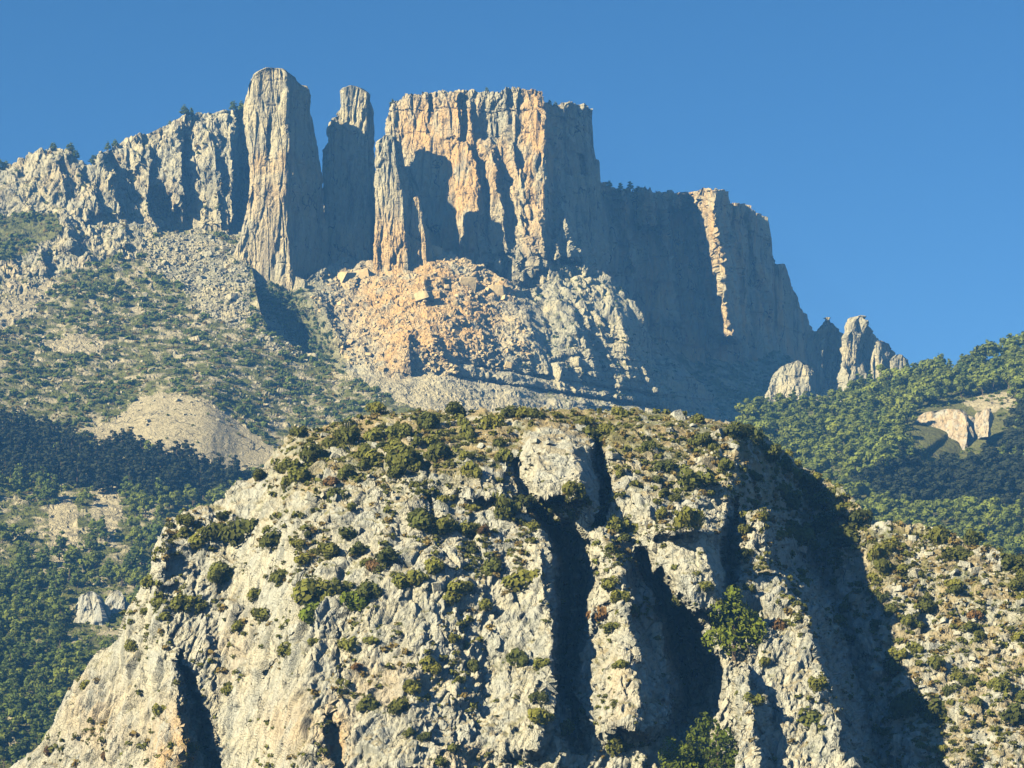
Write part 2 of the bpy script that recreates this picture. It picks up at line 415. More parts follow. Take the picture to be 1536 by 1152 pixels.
def H_depth(PX, PY):
    PX0, PY0 = PX, PY
    Y = table(PX, PY, H_tab)
    PX, PY = warp(PX, PY, 61, 4, 22, 1.5, 8, 0.5)
    R = lambda pts, **k: rib(PX, PY, pts, **k)
    Y = Y - R([(262, 190, 5, 22, 8), (270, 230, 9, 26, 8), (272, 300, 8, 20, 8), (275, 330, 4, 15, 10)])
    Y = Y + R([(277, 205, 8, 6, 8), (280, 260, 9, 7, 9), (290, 320, 8, 8, 14)])
    Y = Y - R([(222, 225, 5, 22, 6), (224, 280, 7, 20, 6), (226, 320, 5, 16, 8)])
    Y = Y + R([(232, 285, 6, 16, 40), (244, 318, 26, 22, 56), (262, 345, 28, 30, 70)], taper=6)
    Y = Y - R([(258, 262, 4, 12, 4), (262, 330, 6, 10, 4)])
    Y = Y - R([(318, 200, 6, 26, 14), (326, 280, 9, 26, 14), (330, 335, 6, 24, 14)])
    Y = Y - R([(346, 200, 5, 9, 6), (350, 330, 6, 12, 6)])
    Y = Y + R([(363, 170, 14, 12, 18), (364, 260, 18, 14, 18), (362, 340, 14, 16, 18)])
    # crags on the slope
    for (x, y, h, a, w1, w2) in [(100, 345, 50, 14, 45, 10), (172, 290, 60, 14, 40, 14), (185, 345, 42, 14, 35, 9), (140, 300, 40, 9, 30, 12), (60, 385, 40, 12, 40, 10), (40, 300, 40, 8, 40, 16),
                                 (90, 262, 50, 9, 30, 14), (15, 390, 30, 8, 26, 10), (205, 352, 30, 8, 16, 8), (70, 235, 30, 8, 40, 20), (150, 250, 30, 8, 26, 18), (195, 225, 60, 7, 34, 18)]:
        Y = Y - R([(x, y - h * 0.5, a * 0.3, w1 * 0.7, w2), (x + 3, y, a, w1, w2), (x + 8, y + h * 0.5, a * 0.8, w1, w2)])
    # folds of the lower slope
    Y = Y - 30 * ss(0, 1, 1 - np.abs((PX - 300 + (PY - 600) * 0.3) / 150)) * ss(500, 600, PY) * (1 - ss(650, 760, PY))
    return Y
def H_disp(pos, n, PX, PY):
    r = H_rock(PX, PY); b = polysoft(PX, PY, H_boul, 9, 8, 20)
    d = (rockiness(pos, 4.2, 100, 0.45, 0.6, 1.0, 0.4) + 0.8 * joints(pos, 10, 150)) * np.clip(r + 0.5 * b, 0, 1)
    smooth = np.clip(polysoft(PX, PY, H_scree, 2, 5), 0, 1)
    return d + (1 - np.clip(r + b, 0, 1)) * (1 - 0.9 * smooth) * (2.4 * fbm(pos / 22, 4, 200) + 0.9 * blocks(pos, 6, 55, (1, 1, 0.7), 0.3, 0.4, 0.05)) 
def H_mask(pos, n, PX, PY):
    r = np.clip(H_rock(PX, PY), 0, 1); b = polysoft(PX, PY, H_boul, 9, 8, 20)
    sc = np.zeros(PX.shape)
    for k, pl in enumerate((H_scree, H_scree2, H_scree3, H_scree4, H_scree5)): sc = np.maximum(sc, polysoft(PX, PY, pl, 20 + k, 7, 16))
    nz = fbm(pos / 9, 4, 77)
    flat = ss(0.55, 0.85, n[..., 2])
    green = (1 - r) * (1 - sc) * (1 - 0.75 * b) * ss(-0.2, 0.15, nz + 0.06)
    green = np.maximum(green, r * flat * ss(-0.1, 0.2, nz) * 0.85)
    green = np.maximum(green, polysoft(PX, PY, H_green, 5, 8, 18) * 0.9)
    soil = np.clip((1 - r) * (0.85 - 0.6 * b), 0, 1) * (1 - 0.0 * sc)
    soil = soil * (1 - sc) + 0.9 * sc
    return np.stack([soil, 0.15 * sc + 0.25 * r * ss(0, 0.3, fbm(pos / 30, 2, 8)), np.clip(green, 0, 1)], -1)
hill_a = Sheet('hillside', -260, 371, 500, 1.35, H_top, [(-80, 1180), (371, 1180)], H_depth, H_disp, M_far, H_mask, (90, 60), 5.0, 4)
hill_b = Sheet('hillside', 371, 660, 240, 1.3, [(371, 392), (378, 402), (384, 440), (394, 480), (405, 500), (440, 520), (480, 536), (500, 549), (540, 572), (580, 592), (620, 612), (660, 628)],
               [(371, 800), (660, 800)], H_depth, H_disp, M_far, H_mask, (30, 30), 3.0, 4)
class Both:
    def at(self, px, py):
        px = np.asarray(px, float); py = np.asarray(py, float)
        a = hill_a.at(px, py); b = hill_b.at(px, py); m = px > 371
        return np.where(m[..., None], b[0], a[0]), np.where(m[..., None], b[1], a[1]), np.where(m, b[2], a[2])
hill = Both()

# ------------------------------------------------------------------ the great butte
A_top = [(560, 330), (572, 240), (580, 180), (584, 158), (603, 143), (637, 140), (670, 136), (700, 132), (720, 136), (750, 138), (767, 132), (793, 132), (813, 135), (818, 154), (830, 157), (843, 155),
         (860, 152), (880, 158), (890, 167), (893, 203), (892.5, 243), (897, 275), (902, 300), (912, 330)]
A_top = sorted(A_top)
A_plan = ([560, 575, 583, 640, 690, 770, 815, 824, 860, 893, 912], [1520, 1506, 1497, 1489, 1486, 1480, 1478, 1486, 1510, 1530, 1552])
def A_depth(PX, PY):
    Y = np.interp(PX, *A_plan) - 0.075 * (PY - 140)
    PX, PY = warp(PX, PY, 62, 5, 22, 2.5, 7, 0.35)
    R = lambda pts, **k: rib(PX, PY, pts, **k)
    Y = Y + R([(646, 142, 5, 5, 6), (641, 200, 3, 4, 6)])
    Y = Y - R([(690, 140, 6, 40, 5), (688, 205, 6, 40, 5)])
    Y = Y + R([(744, 158, 5, 26, 30), (742, 185, 10, 32, 30), (742, 207, 12, 34, 28)], flat=1.3, taper=14)
    Y = Y - R([(704, 150, 5, 8, 5), (706, 190, 5, 8, 5)])
    Y = Y - R([(700, 214, 4, 40, 12), (712, 240, 12, 46, 14), (716, 330, 16, 50, 16), (722, 400, 12, 46, 16)], taper=4)
    Y = Y - R([(733, 212, 6, 20, 8), (742, 250, 9, 18, 9), (753, 320, 11, 18, 10), (760, 380, 10, 22, 12)], taper=3)
    Y = Y - R([(768, 213, 6, 16, 10), (776, 260, 7, 14, 12), (784, 330, 5, 12, 14)], taper=3)
    Y = Y - R([(815, 150, 4, 40, 8), (818, 300, 9, 40, 9), (818, 400, 10, 40, 9)])
    for (x, y, h, a, w1, w2) in [(786, 352, 60, 9, 14, 7), (800, 375, 60, 11, 12, 7), (812, 345, 70, 9, 12, 6), (775, 392, 50, 9, 12, 8), (742, 382, 44, 9, 10, 7), (730, 372, 50, 9, 9, 6),
                                 (850, 340, 90, 24, 28, 12), (838, 385, 70, 20, 22, 10), (872, 380, 70, 26, 26, 16), (884, 415, 60, 26, 26, 14), (826, 415, 50, 16, 20, 10)]:
        Y = Y - R([(x - 3, y - h * 0.5, a * 0.25, w1 * 0.5, w2 * 0.6), (x, y, a, w1, w2), (x + 6, y + h * 0.5, a * 1.1, w1 * 1.2, w2 * 1.2)])
    Y = Y + R([(868, 232, 6, 6, 8), (870, 262, 6, 6, 10)], flat=2, taper=3)
    Y = Y - R([(848, 155, 7, 14, 40), (846, 176, 4, 14, 30)], taper=4)
    return Y
def A_disp(pos, n, PX, PY):
    low = ss(300, 400, PY)
    smooth = np.exp(-(((PX - 660) / 60) ** 2)) * ss(150, 190, PY)
    d = rockiness(pos, 4.2, 300, 0.5, 0.55, 0.8, 0.25) * (1 - 0.45 * smooth) + low * blocks(pos, 8, 333, (0.6, 0.8, 2.4), 0.35, 0.5, 0.2)
    d = d + 1.6 * fbm(pos / np.array([5.0, 5.0, 45.0]), 3, 340, 0.55) * (1 - 0.5 * smooth)
    d = d + joints(pos, 11, 360) * (1 - 0.3 * smooth)
    rim = 1 - ss(0, 22, PY - np.interp(PX, [a[0] for a in A_top], [a[1] for a in A_top]))
    return d + rim * 0.8 * blocks(pos, 5, 351, (0.7, 0.7, 1.6), 0.4, 0.5, 0.2)
def A_mask(pos, n, PX, PY):
    o = np.zeros(PX.shape)
    for (x, y, rx, ry, s) in [(640, 190, 50, 45, 0.9), (690, 260, 45, 90, 0.9), (805, 220, 32, 120, 0.95), (745, 260, 40, 60, 0.6), (690, 360, 60, 40, 0.6), (800, 330, 30, 60, 0.5), (690, 165, 30, 30, 0.8), (860, 230, 20, 40, 0.25)]:
        o = np.maximum(o, s * np.exp(-(((PX - x) / rx) ** 2 + ((PY - y) / ry) ** 2) ** 1.5))
    g = ss(0.6, 0.85, n[..., 2]) * ss(-0.1, 0.2, fbm(pos / 8, 3, 71)) * 0.7
    return np.stack([np.zeros(PX.shape), np.clip(o * 1.3, 0, 1), g], -1)
butte = Sheet('cliff', 560, 912, 330, 1.1, A_top, [(560, 470), (912, 520)], A_depth, A_disp, M_far, A_mask, (140, 8), 4.0, 6)

# ------------------------------------------------------------------ the long wall to its right
B_top = [(880, 300), (897, 274), (913, 274), (927, 283), (967, 283), (985, 290), (1010, 288), (1033, 289), (1053, 284), (1077, 283), (1090, 288), (1093.5, 304), (1117, 306), (1122, 318), (1147, 321), (1154, 328),
         (1158, 383), (1163, 396), (1178, 395), (1183, 417), (1190, 433), (1199, 460), (1210, 482), (1222, 505), (1226, 540), (1240, 590), (1262, 620)]
def B_depth(PX, PY):
    Y = np.interp(PX, [880, 885, 900, 950, 1040, 1072, 1100, 1160, 1262], [1515, 1520, 1545, 1576, 1606, 1613, 1628, 1690, 1800]) - 0.07 * (PY - 280)
    PX, PY = warp(PX, PY, 63, 5, 22, 2.5, 7, 0.3)
    R = lambda pts, **k: rib(PX, PY, pts, **k)
    Y = Y - R([(1071, 284, 80, 42, 26), (1074, 330, 79, 38, 26), (1080, 380, 74, 32, 24), (1086, 420, 70, 28, 22), (1094, 505, 64, 22, 20)])
    Y = Y - R([(975, 286, 50, 30, 8), (979, 335, 40, 22, 8)], taper=5)
    Y = Y - R([(936, 283, 30, 12, 8), (936, 298, 26, 10, 8)], taper=4)
    Y = Y - R([(1018, 288, 40, 16, 12), (1016, 312, 34, 12, 12)], taper=5)
    Y = Y + R([(1035, 300, 8, 12, 10), (1040, 380, 8, 14, 12), (1050, 460, 5, 12, 12)])
    Y = Y - R([(1108, 304, 12, 14, 9), (1110, 330, 8, 12, 12), (1114, 480, 6, 14, 12)])
    Y = Y - R([(1130, 319, 8, 10, 20), (1140, 420, 7, 12, 20)])
    Y = Y + R([(1120, 330, 8, 8, 8), (1126, 480, 7, 8, 8)])
    Y = Y + R([(1159, 395, 12, 10, 8), (1166, 500, 8, 10, 8)])
    Y = Y - R([(998, 292, 26, 22, 12), (1001, 360, 22, 16, 12), (1006, 480, 12, 18, 16)])
    Y = Y - R([(944, 300, 22, 22, 10), (947, 370, 16, 16, 10), (952, 480, 10, 20, 14)])
    return Y
def B_disp(pos, n, PX, PY):
    d = rockiness(pos, 4.6, 500, 0.45, 0.5, 0.8, 0.2) * (1 - 0.7 * ss(1150, 1165, PX))
    d = d + 1.5 * joints(pos, 14, 560) * (1 - 0.6 * ss(1150, 1165, PX))
    return d + 3.2 * fbm(pos / np.array([9.0, 9.0, 80.0]), 3, 540, 0.55) + 3.0 * (creases(pos / np.array([14.0, 14.0, 110.0]), 3, 545) - 0.35)
def B_mask(pos, n, PX, PY):
    o = np.maximum(0.6 * np.exp(-((PX - np.interp(PY, [284, 380, 505], [1050, 1072, 1090])) / 22) ** 2), 0.75 * np.exp(-(((PX - 968) / 25) ** 2 + ((PY - 315) / 40) ** 2)))
    o = np.maximum(o, 0.95 * ss(-0.12, 0.2, fbm(pos / np.array([16., 16., 70.]), 3, 561)))
    g = ss(0.6, 0.85, n[..., 2]) * ss(-0.1, 0.2, fbm(pos / 8, 3, 72)) * 0.7
    return np.stack([np.zeros(PX.shape), o, g], -1)
wall = Sheet('cliff', 880, 1262, 320, 1.2, B_top, [(880, 640), (1262, 680)], B_depth, B_disp, M_far, B_mask, (160, 20), 3.5, 9)

# shaded scrubby slope under the long wall
K_top = [(930, 470), (1000, 520), (1060, 520), (1120, 515), (1170, 528), (1230, 560), (1280, 570), (1340, 560), (1390, 560)]
def K_depth(PX, PY):
    return table(PX, PY, [(930, [(470, 1540), (640, 1440), (700, 1400)]), (1060, [(520, 1618), (620, 1510), (700, 1440)]), (1170, [(525, 1680), (620, 1540), (700, 1460)]), (1390, [(550, 1760), (660, 1560), (700, 1500)])])
def K_disp(pos, n, PX, PY): return 3 * fbm(pos / 20, 4, 611) + rockiness(pos, 4.2, 620, 0.2, 0.5, 0.6)
def K_mask(pos, n, PX, PY):
    return np.stack([0.5 + 0 * PX, 0 * PX, ss(-0.15, 0.15, fbm(pos / 12, 4, 630)) * 0.9], -1)
kslope = Sheet('hillside', 930, 1390, 240, 1.7, K_top, [(930, 690), (1390, 690)], K_depth, K_disp, M_far, K_mask, (60, 0), 3.0, 10)

# ------------------------------------------------------------------ rockfall cone and the stratified base of the butte
C_top = [(366, 415), (400, 420), (432, 436), (455, 424), (480, 405), (500, 394), (520, 386), (560, 394), (600, 388), (640, 373), (680, 378), (720, 398), (750, 414), (785, 436), (810, 430), (830, 412), (850, 396), (880, 400),
         (905, 408), (930, 427), (950, 462), (975, 502), (1000, 532), (1040, 562), (1065, 590), (1075, 618), (1095, 640)]
def C_depth(PX, PY):
    Y = table(PX, PY, [(366, [(400, 1402), (435, 1374), (520, 1352), (560, 1328), (650, 1280)]),
                       (450, [(425, 1392), (440, 1375), (480, 1362), (540, 1335), (560, 1312), (650, 1262)]),
                       (520, [(385, 1430), (450, 1378), (540, 1315), (560, 1298), (650, 1235)]),
                       (640, [(370, 1440), (420, 1385), (500, 1322), (512, 1316), (562, 1308), (572, 1292), (650, 1235)]),
                       (760, [(410, 1430), (470, 1388), (520, 1348), (572, 1334), (584, 1314), (650, 1262)]),
                       (830, [(412, 1448), (470, 1402), (540, 1366), (590, 1352), (600, 1332), (650, 1290)]),
                       (930, [(425, 1478), (480, 1438), (560, 1402), (605, 1388), (650, 1345)]),
                       (1000, [(530, 1490), (560, 1452), (612, 1424), (650, 1390)]),
                       (1095, [(600, 1530), (650, 1470)])])
    R = lambda pts, **k: rib(PX, PY, pts, **k)
    for p in ([(612, 505, 8, 45, 6), (614, 530, 11, 50, 5), (616, 558, 10, 50, 6)], [(640, 470, 5, 30, 14), (652, 520, 9, 12, 10), (690, 556, 9, 20, 12)],
              [(480, 440, 10, 40, 10), (492, 480, 12, 40, 9), (515, 515, 9, 40, 12)], [(636, 420, 9, 24, 8), (638, 450, 8, 22, 8)],
              [(752, 408, 12, 24, 10), (760, 430, 11, 22, 10)], [(540, 398, 6, 14, 8), (530, 430, 6, 14, 7)],
              [(700, 440, 6, 30, 14), (720, 500, 7, 26, 16), (735, 540, 6, 20, 16)], [(790, 480, 8, 36, 12), (806, 520, 9, 30, 14), (822, 560, 6, 24, 14)],
              [(905, 420, 16, 50, 22), (925, 470, 16, 44, 20), (950, 530, 14, 36, 22), (985, 590, 12, 30, 24)],
              [(858, 470, 8, 18, 10), (880, 520, 10, 22, 12), (895, 570, 10, 24, 14)], [(886, 450, 5, 14, 10), (910, 520, 8, 18, 12), (930, 580, 9, 20, 14)]):
        Y = Y - R(p)
    Y = Y + R([(795, 440, 10, 26, 30), (815, 470, 14, 26, 30), (835, 500, 8, 24, 24)])
    Y = Y + R([(418, 436, 3, 40, 34), (450, 480, 26, 60, 34), (486, 530, 24, 44, 22)])
    # beds dipping to the right
    bed = PY - (560 + (PX - 690) * 0.158)
    band = ss(640, 720, PX) * (1 - ss(985, 1010, PX))
    Y = Y + band * (7 * np.exp(-((bed - 6) / 3.0) ** 2) - 5 * ss(8, 12, bed) + 4 * np.exp(-((bed + 14) / 2.2) ** 2) - 4 * ss(-12, -9, bed) * (1 - ss(0, 6, bed)))
    st = ss(820, 880, PX) * ss(470, 520, PY)
    Y = Y - st * 2.2 * (np.sin((PY - 0.12 * PX) * 2 * np.pi / 15.0) > 0.2)
    return Y
def C_disp(pos, n, PX, PY):
    right = ss(780, 840, PX); lowslope = ss(0, 18, PY - (548 + (PX - 520) * 0.16))
    rub = (1 - right) * (1 - lowslope)
    d = rub * (4.0 * fbm(pos / 18, 3, 705) + 2.4 * (creases(pos / np.array([10., 10., 14.]), 3, 707) - 0.35) + 0.5 * blocks(pos, 8, 710, (1, 1, 0.8), 0.4, 0.6, 0.1) + 0.4 * blocks(pos, 3.2, 720, (1, 1, 0.9), 0.4, 0.6, 0.1) + 0.5 * fbm(pos / 1.6, 2, 733))
    d = d + right * rockiness(pos, 4.0, 740, 0.6, 0.9, 1.0, 0.5)
    d = d + lowslope * (1 - right) * (1.2 * fbm(pos / 12, 3, 750) + blocks(pos, 3, 760, (1, 1, 1), 0.2, 0.4, 0.1) + 1.2 * fbm(pos / np.array([5, 9, 40.]), 2, 765))
    return d
def C_mask(pos, n, PX, PY):
    o = np.exp(-(((PX - 640 - (PY - 470) * 0.1) / 115) ** 2 + ((PY - 460) / 85) ** 2) ** 2)
    o = np.maximum(o, 0.95 * np.exp(-(((PX - 745) / 24) ** 2 + ((PY - 432) / 26) ** 2)))
    o = np.maximum(o, 0.95 * np.exp(-(((PX - 592) / 28) ** 2 + ((PY - 535) / 26) ** 2)))
    lowslope = ss(0, 18, PY - (548 + (PX - 520) * 0.16)) * (1 - ss(800, 860, PX))
    nz = fbm(pos / 9, 4, 770)
    gully = np.exp(-(((PX - 415 - (PY - 420) * 0.55) / 45) ** 2)) * (1 - ss(545, 570, PY)) * (PX < 520)
    green = np.maximum(gully * 0.8, ss(780, 840, PX) * ss(0.5, 0.8, n[..., 2]) * ss(-0.1, 0.2, nz) * 0.7)
    return np.stack([lowslope * 0.55, np.clip(o * 1.25, 0, 1), np.clip(green, 0, 1)], -1)
cone = Sheet('talus_slope', 366, 1095, 600, 1.2, C_top, [(366, 650), (1095, 690)], C_depth, C_disp, M_far, C_mask, (80, -6), 3.0, 12)

# ------------------------------------------------------------------ wooded hill on the right
F_top = [(1040, 646), (1130, 626), (1180, 620), (1230, 611), (1290, 594), (1350, 570), (1400, 557), (1440, 553), (1470, 546), (1490, 536), (1536, 522), (1620, 505), (1820, 470)]
def F_depth(PX, PY):
    Y = table(PX, PY, [(1040, [(620, 1190), (700, 1090), (860, 930)]), (1300, [(585, 1240), (640, 1140), (700, 1062), (760, 1000), (880, 880)]), (1620, [(500, 1260), (600, 1150), (700, 1060), (760, 1000), (880, 870)])])
    Y = Y - rib(PX, PY, [(1400, 600, 14, 110, 60), (1360, 660, 26, 120, 60), (1300, 720, 18, 120, 60)], taper=40)
    Y = Y + rib(PX, PY, [(1470, 650, 14, 50, 110), (1420, 700, 26, 70, 110), (1400, 740, 16, 70, 110)], taper=40)
    return Y
def F_disp(pos, n, PX, PY): return 3.5 * fbm(pos / 35, 4, 811)
def F_mask(pos, n, PX, PY):
    nz = fbm(pos / 15, 4, 820)
    tan = polysoft(PX, PY, [(1440, 605), (1490, 588), (1530, 590), (1520, 612), (1480, 618)], 31, 6, 14)
    clear = polysoft(PX, PY, [(1160, 690), (1260, 668), (1300, 690), (1230, 705)], 33, 10, 20)
    return np.stack([np.ones(PX.shape) * 0.9, 0 * PX, np.clip(0.9 - tan - 0.7 * clear * ss(-0.1, 0.2, nz), 0, 1)], -1)
fhill = Sheet('wooded_hill', 1040, 1820, 440, 1.8, F_top, [(1040, 900), (1820, 960)], F_depth, F_disp, M_far, F_mask, (120, 40), 2.0, 13)

# ------------------------------------------------------------------ the near crag
N_top = [(-160, 1285), (-80, 1230), (-20, 1190), (20, 1150), (60, 1108), (84, 1072), (100, 1040), (125, 1010), (150, 985), (178, 958), (192, 915), (208, 885), (222, 866), (228, 830), (238, 800), (252, 782), (272, 768), (300, 760), (330, 752), (365, 722),
         (400, 692), (430, 660), (450, 648), (500, 634), (560, 624), (620, 616), (700, 620), (760, 612), (860, 613), (960, 615), (1040, 622), (1110, 634), (1150, 655), (1172, 676), (1192, 694), (1240, 720), (1270, 742), (1292, 762), (1304, 786),
         (1340, 786), (1380, 786), (1440, 806), (1536, 838), (1620, 862), (1800, 905)]
def N_depth(PX, PY):
    tp = np.interp(PX, [t[0] for t in N_top], [t[1] for t in N_top])
    dy = np.clip(PY - tp, 0, None)
    crest = np.interp(PX, [-80, 100, 240, 420, 600, 900, 1110, 1300], [452, 440, 428, 438, 437, 437, 437, 445])
    prof_top = np.interp(dy, [0, 25, 60, 100, 150, 220, 320, 600], [0, 11, 22, 30, 37, 44, 52, 78])
    prof_left = np.interp(dy, [0, 15, 40, 120, 250, 450, 600], [0, 4, 7, 13, 21, 36, 50])
    w = ss(330, 470, PX)
    D = crest - (prof_left * (1 - w) + prof_top * w)
    PX, PY = warp(PX, PY, 64, 9, 40, 4.5, 11, 0.8)
    R = lambda pts, **k: rib(PX, PY, pts, **k)
    # large swellings
    D = D - R([(600, 700, 3, 200, 180), (640, 850, 7, 240, 150), (620, 1152, 9, 220, 160)], taper=40)
    D = D - R([(400, 800, 3, 120, 100), (380, 950, 5, 130, 110), (390, 1160, 6, 90, 120)], taper=40)
    # middle bluff
    D = D - R([(800, 634, 3, 30, 60), (822, 660, 9, 46, 76), (836, 720, 12, 62, 62), (845, 748, 11, 62, 50), (852, 757, 1, 55, 45)], flat=1.9, taper=8)
    D = D - R([(700, 690, 5, 40, 50), (715, 720, 6, 60, 48), (730, 745, 4, 60, 46)], flat=1.6)
    D = D - R([(985, 740, 4, 46, 80), (1000, 790, 6, 50, 84), (1010, 800, 6, 50, 84)], flat=1.5)
    # grey slab tower
    D = D - R([(1000, 792, 8, 40, 90), (1012, 800, 13, 62, 80), (1050, 860, 15, 84, 46), (1070, 915, 12, 80, 40)], flat=1.5, taper=5)
    # rib between the two dark gullies
    D = D - R([(905, 795, 3, 22, 26), (925, 850, 9, 28, 26), (940, 940, 12, 34, 26), (945, 1010, 15, 70, 50), (950, 1090, 15, 80, 60)], flat=1.2, taper=20)
    # buttress left of the main gully
    D = D - R([(800, 790, 3, 50, 22), (815, 870, 8, 60, 16), (825, 930, 11, 80, 10), (828, 1050, 12, 90, 8), (800, 1120, 8, 90, 40)], taper=20)
    # gullies
    D = D + R([(772, 690, 4, 9, 10), (786, 740, 8, 12, 14), (812, 775, 14, 18, 36), (848, 815, 26, 26, 52), (864, 862, 32, 32, 32), (860, 930, 32, 27, 23), (848, 1000, 27, 15, 24), (842, 1040, 16, 8, 15), (864, 1075, 10, 16, 18), (872, 1130, 9, 20, 24)], flat=1.25, taper=8)
    D = D + R([(890, 640, 4, 12, 12), (902, 690, 14, 11, 9), (907, 750, 18, 12, 9), (898, 785, 14, 16, 12)], flat=1.6, taper=8)
    D = D + R([(960, 830, 8, 12, 14), (985, 880, 20, 14, 30), (1022, 940, 32, 32, 52), (1042, 1000, 36, 42, 46), (1046, 1060, 28, 42, 38), (1030, 1110, 10, 36, 40)], flat=1.3, taper=10)
    D = D + R([(270, 985, 3, 8, 8), (288, 1040, 10, 11, 11), (305, 1090, 12, 13, 12), (322, 1160, 12, 14, 13)], flat=1.4, taper=6)
    D = D + R([(638, 735, 4, 6, 7), (648, 768, 5, 8, 8), (655, 790, 3, 10, 10)], taper=4)
    D = D + R([(507, 945, 1.5, 3, 4), (507, 1060, 2, 3, 5)], taper=10)
    D = D + R([(490, 1062, 3, 10, 14), (505, 1100, 5, 18, 12), (510, 1152, 6, 24, 15)], flat=1.4, taper=6)
    D = D + R([(440, 955, 2, 4, 6), (395, 1010, 1, 4, 8)], taper=5)
    D = D + R([(365, 910, 2.5, 4, 6), (345, 960, 2, 4, 6)], taper=5)
    # pinnacle left of the left gully
    D = D - R([(262, 980, 3, 14, 8), (268, 1040, 6, 34, 14), (275, 1160, 8, 60, 20)], taper=5)
    D = D - R([(240, 790, 4, 30, 14), (243, 840, 4, 34, 16), (235, 890, 2, 30, 20)])
    D = D - R([(840, 1112, 4, 12, 12), (838, 1152, 7, 28, 24)], taper=4)
    # the hill turns away to the right
    edge = np.interp(PY, [620, 660, 700, 760, 800, 900, 1000, 1152], [1112, 1108, 1098, 1086, 1090, 1096, 1110, 1130])
    D = D + 0.34 * np.clip(PX - edge, 0, None)
    D = D + 14 * R([(1092, 760, 0.4, 8, 20), (1094, 820, 1, 12, 16), (1096, 890, 1, 14, 14), (1100, 920, 0.6, 16, 12)], flat=1.8)
    # spur with the pale spire and the lower blade
    def spur(arete, kl, kr, ktop):
        a = np.array(arete, float)
        x = np.interp(PY, a[:, 1], a[:, 0]); y = np.interp(PY, a[:, 1], a[:, 2]); d = PX - x
        return y + np.where(d < 0, -d * kl, d * np.interp(PY, a[:, 1], a[:, 3])) + ktop * np.clip(a[0, 1] - PY, 0, None)
    S1 = spur([(1146, 768, 400, 0.9), (1150, 850, 394, 0.8), (1172, 868, 388, 1.0), (1205, 920, 381, 1.0), (1235, 1000, 372, 1.0), (1262, 1100, 362, 1.0), (1280, 1160, 356, 1.0)], 0, 0, 2.5)
    la = np.interp(PY, [768, 800, 850, 868, 900, 960, 1010, 1152], [1126, 1118, 1110, 1108, 1110, 1118, 1130, 1160])
    xa = np.interp(PY, [768, 850, 868, 920, 1000, 1100, 1160], [1146, 1150, 1172, 1205, 1235, 1262, 1280])
    S1 = S1 + np.where(PX < xa, 0.03 * (xa - PX), 0) + 1.1 * np.clip(la - PX, 0, None)
    S2 = spur([(1118, 1000, 368, 0.5), (1130, 1060, 360, 0.32), (1140, 1160, 352, 0.3)], 0.06, 0, 1.6)
    la2 = np.interp(PY, [1000, 1040, 1152], [1112, 1108, 1106])
    S2 = S2 + 1.2 * np.clip(la2 - PX, 0, None) + 0.8 * np.clip(PX - np.interp(PY, [1000, 1060, 1152], [1124, 1150, 1168]), 0, None)
    D = np.minimum(D, np.minimum(S1, S2))
    # slope beyond the shaded ravine
    S3 = 441 - 0.125 * (PY - 780) - 0.035 * (PX - 1300)
    S3 = S3 + 0.16 * np.clip(np.interp(PY, [780, 900, 1152], [1292, 1312, 1372]) - PX, 0, None)
    S3 = np.where(PX > 1292, S3, np.where(PX > 1200, S3 + (1292 - PX) * 0.06, 900))
    # ledges and ribs inside the gullies
    D = np.minimum(D, S3)
    g = ss(405, 425, D) * (PX > 780) * (PX < 1110) * ss(800, 840, PY)
    return D - g * (4.5 * np.abs(fbm(np.stack([PX / 16, PY / 34, PX * 0 + 2.2], -1), 3, 68)) * 3)
def N_right(PX, PY): return ss(-10, 10, PX - np.interp(PY, [760, 850, 950, 1152], [1296, 1290, 1310, 1380]))
def N_disp(pos, n, PX, PY):
    k = 1.25
    rt = N_right(PX, PY)
    tp = np.interp(PX, [t[0] for t in N_top], [t[1] for t in N_top])
    top = (1 - ss(30, 110, PY - tp)) * ss(380, 480, PX)
    sh = pos.copy(); sh[..., 0] = pos[..., 0] - 0.42 * pos[..., 2]       # flutes lean down to the left
    lower = ss(800, 920, PY) * (1 - rt)
    rug = ss(-0.25, 0.3, fbm(pos / 11, 3, 906))
    d = 1.0 * fbm(pos / 9, 3, 901) + 0.6 * blocks(pos, 7.0, 911, (0.8, 0.8, 1.7), 0.26, 0.4, 0.06)
    upr = 0.55 * blocks(pos, 3.0, 921, (1, 1, 0.9), 0.36, 0.42, 0.1) + (0.2 + 0.5 * rug) * blocks(pos, 1.15, 931, (1, 1, 0.9), 0.36, 0.34, 0.12)
    lwr = 1.1 * (creases(sh / np.array([2.6, 3.2, 13.0]), 3, 905) - 0.35) + 0.55 * blocks(sh, 4.6, 930, (0.6, 0.8, 2.4), 0.3, 0.34, 0.1) + 0.35 * rug * blocks(sh, 1.4, 936, (0.8, 0.9, 1.8), 0.34, 0.3, 0.12)
    lwr = lwr + 0.45 * (creases(pos / np.array([6.0, 6.0, 9.0]), 2, 907) - 0.35)
    d = d + lower * lwr + (1 - lower) * (1 - rt) * (1 - 0.45 * top) * upr
    d = d + rt * (1.2 * fbm(pos / 9, 3, 950) + 0.35 * blocks(pos, 2.2, 955, (1, 1, 0.6), 0.3, 0.4, 0.1)) + top * 0.8 * fbm(pos / 5, 3, 960)
    slab = np.maximum(np.exp(-(((PX - 1030) / 62) ** 2 + ((PY - 855) / 52) ** 2) ** 3), 0.6 * np.exp(-(((PX - 840) / 60) ** 2 + ((PY - 712) / 36) ** 2) ** 3))
    d = d * (1 - 0.75 * slab) + slab * 0.5 * blocks(pos, 4.5, 981, (1, 1, 1), 0.2, 0.25, 0.08)
    d = d + 0.09 * fbm(pos / 0.7, 3, 915, 0.6) + 0.2 * (1 - top) * (creases(pos / 1.5, 3, 917) - 0.35)
    return d
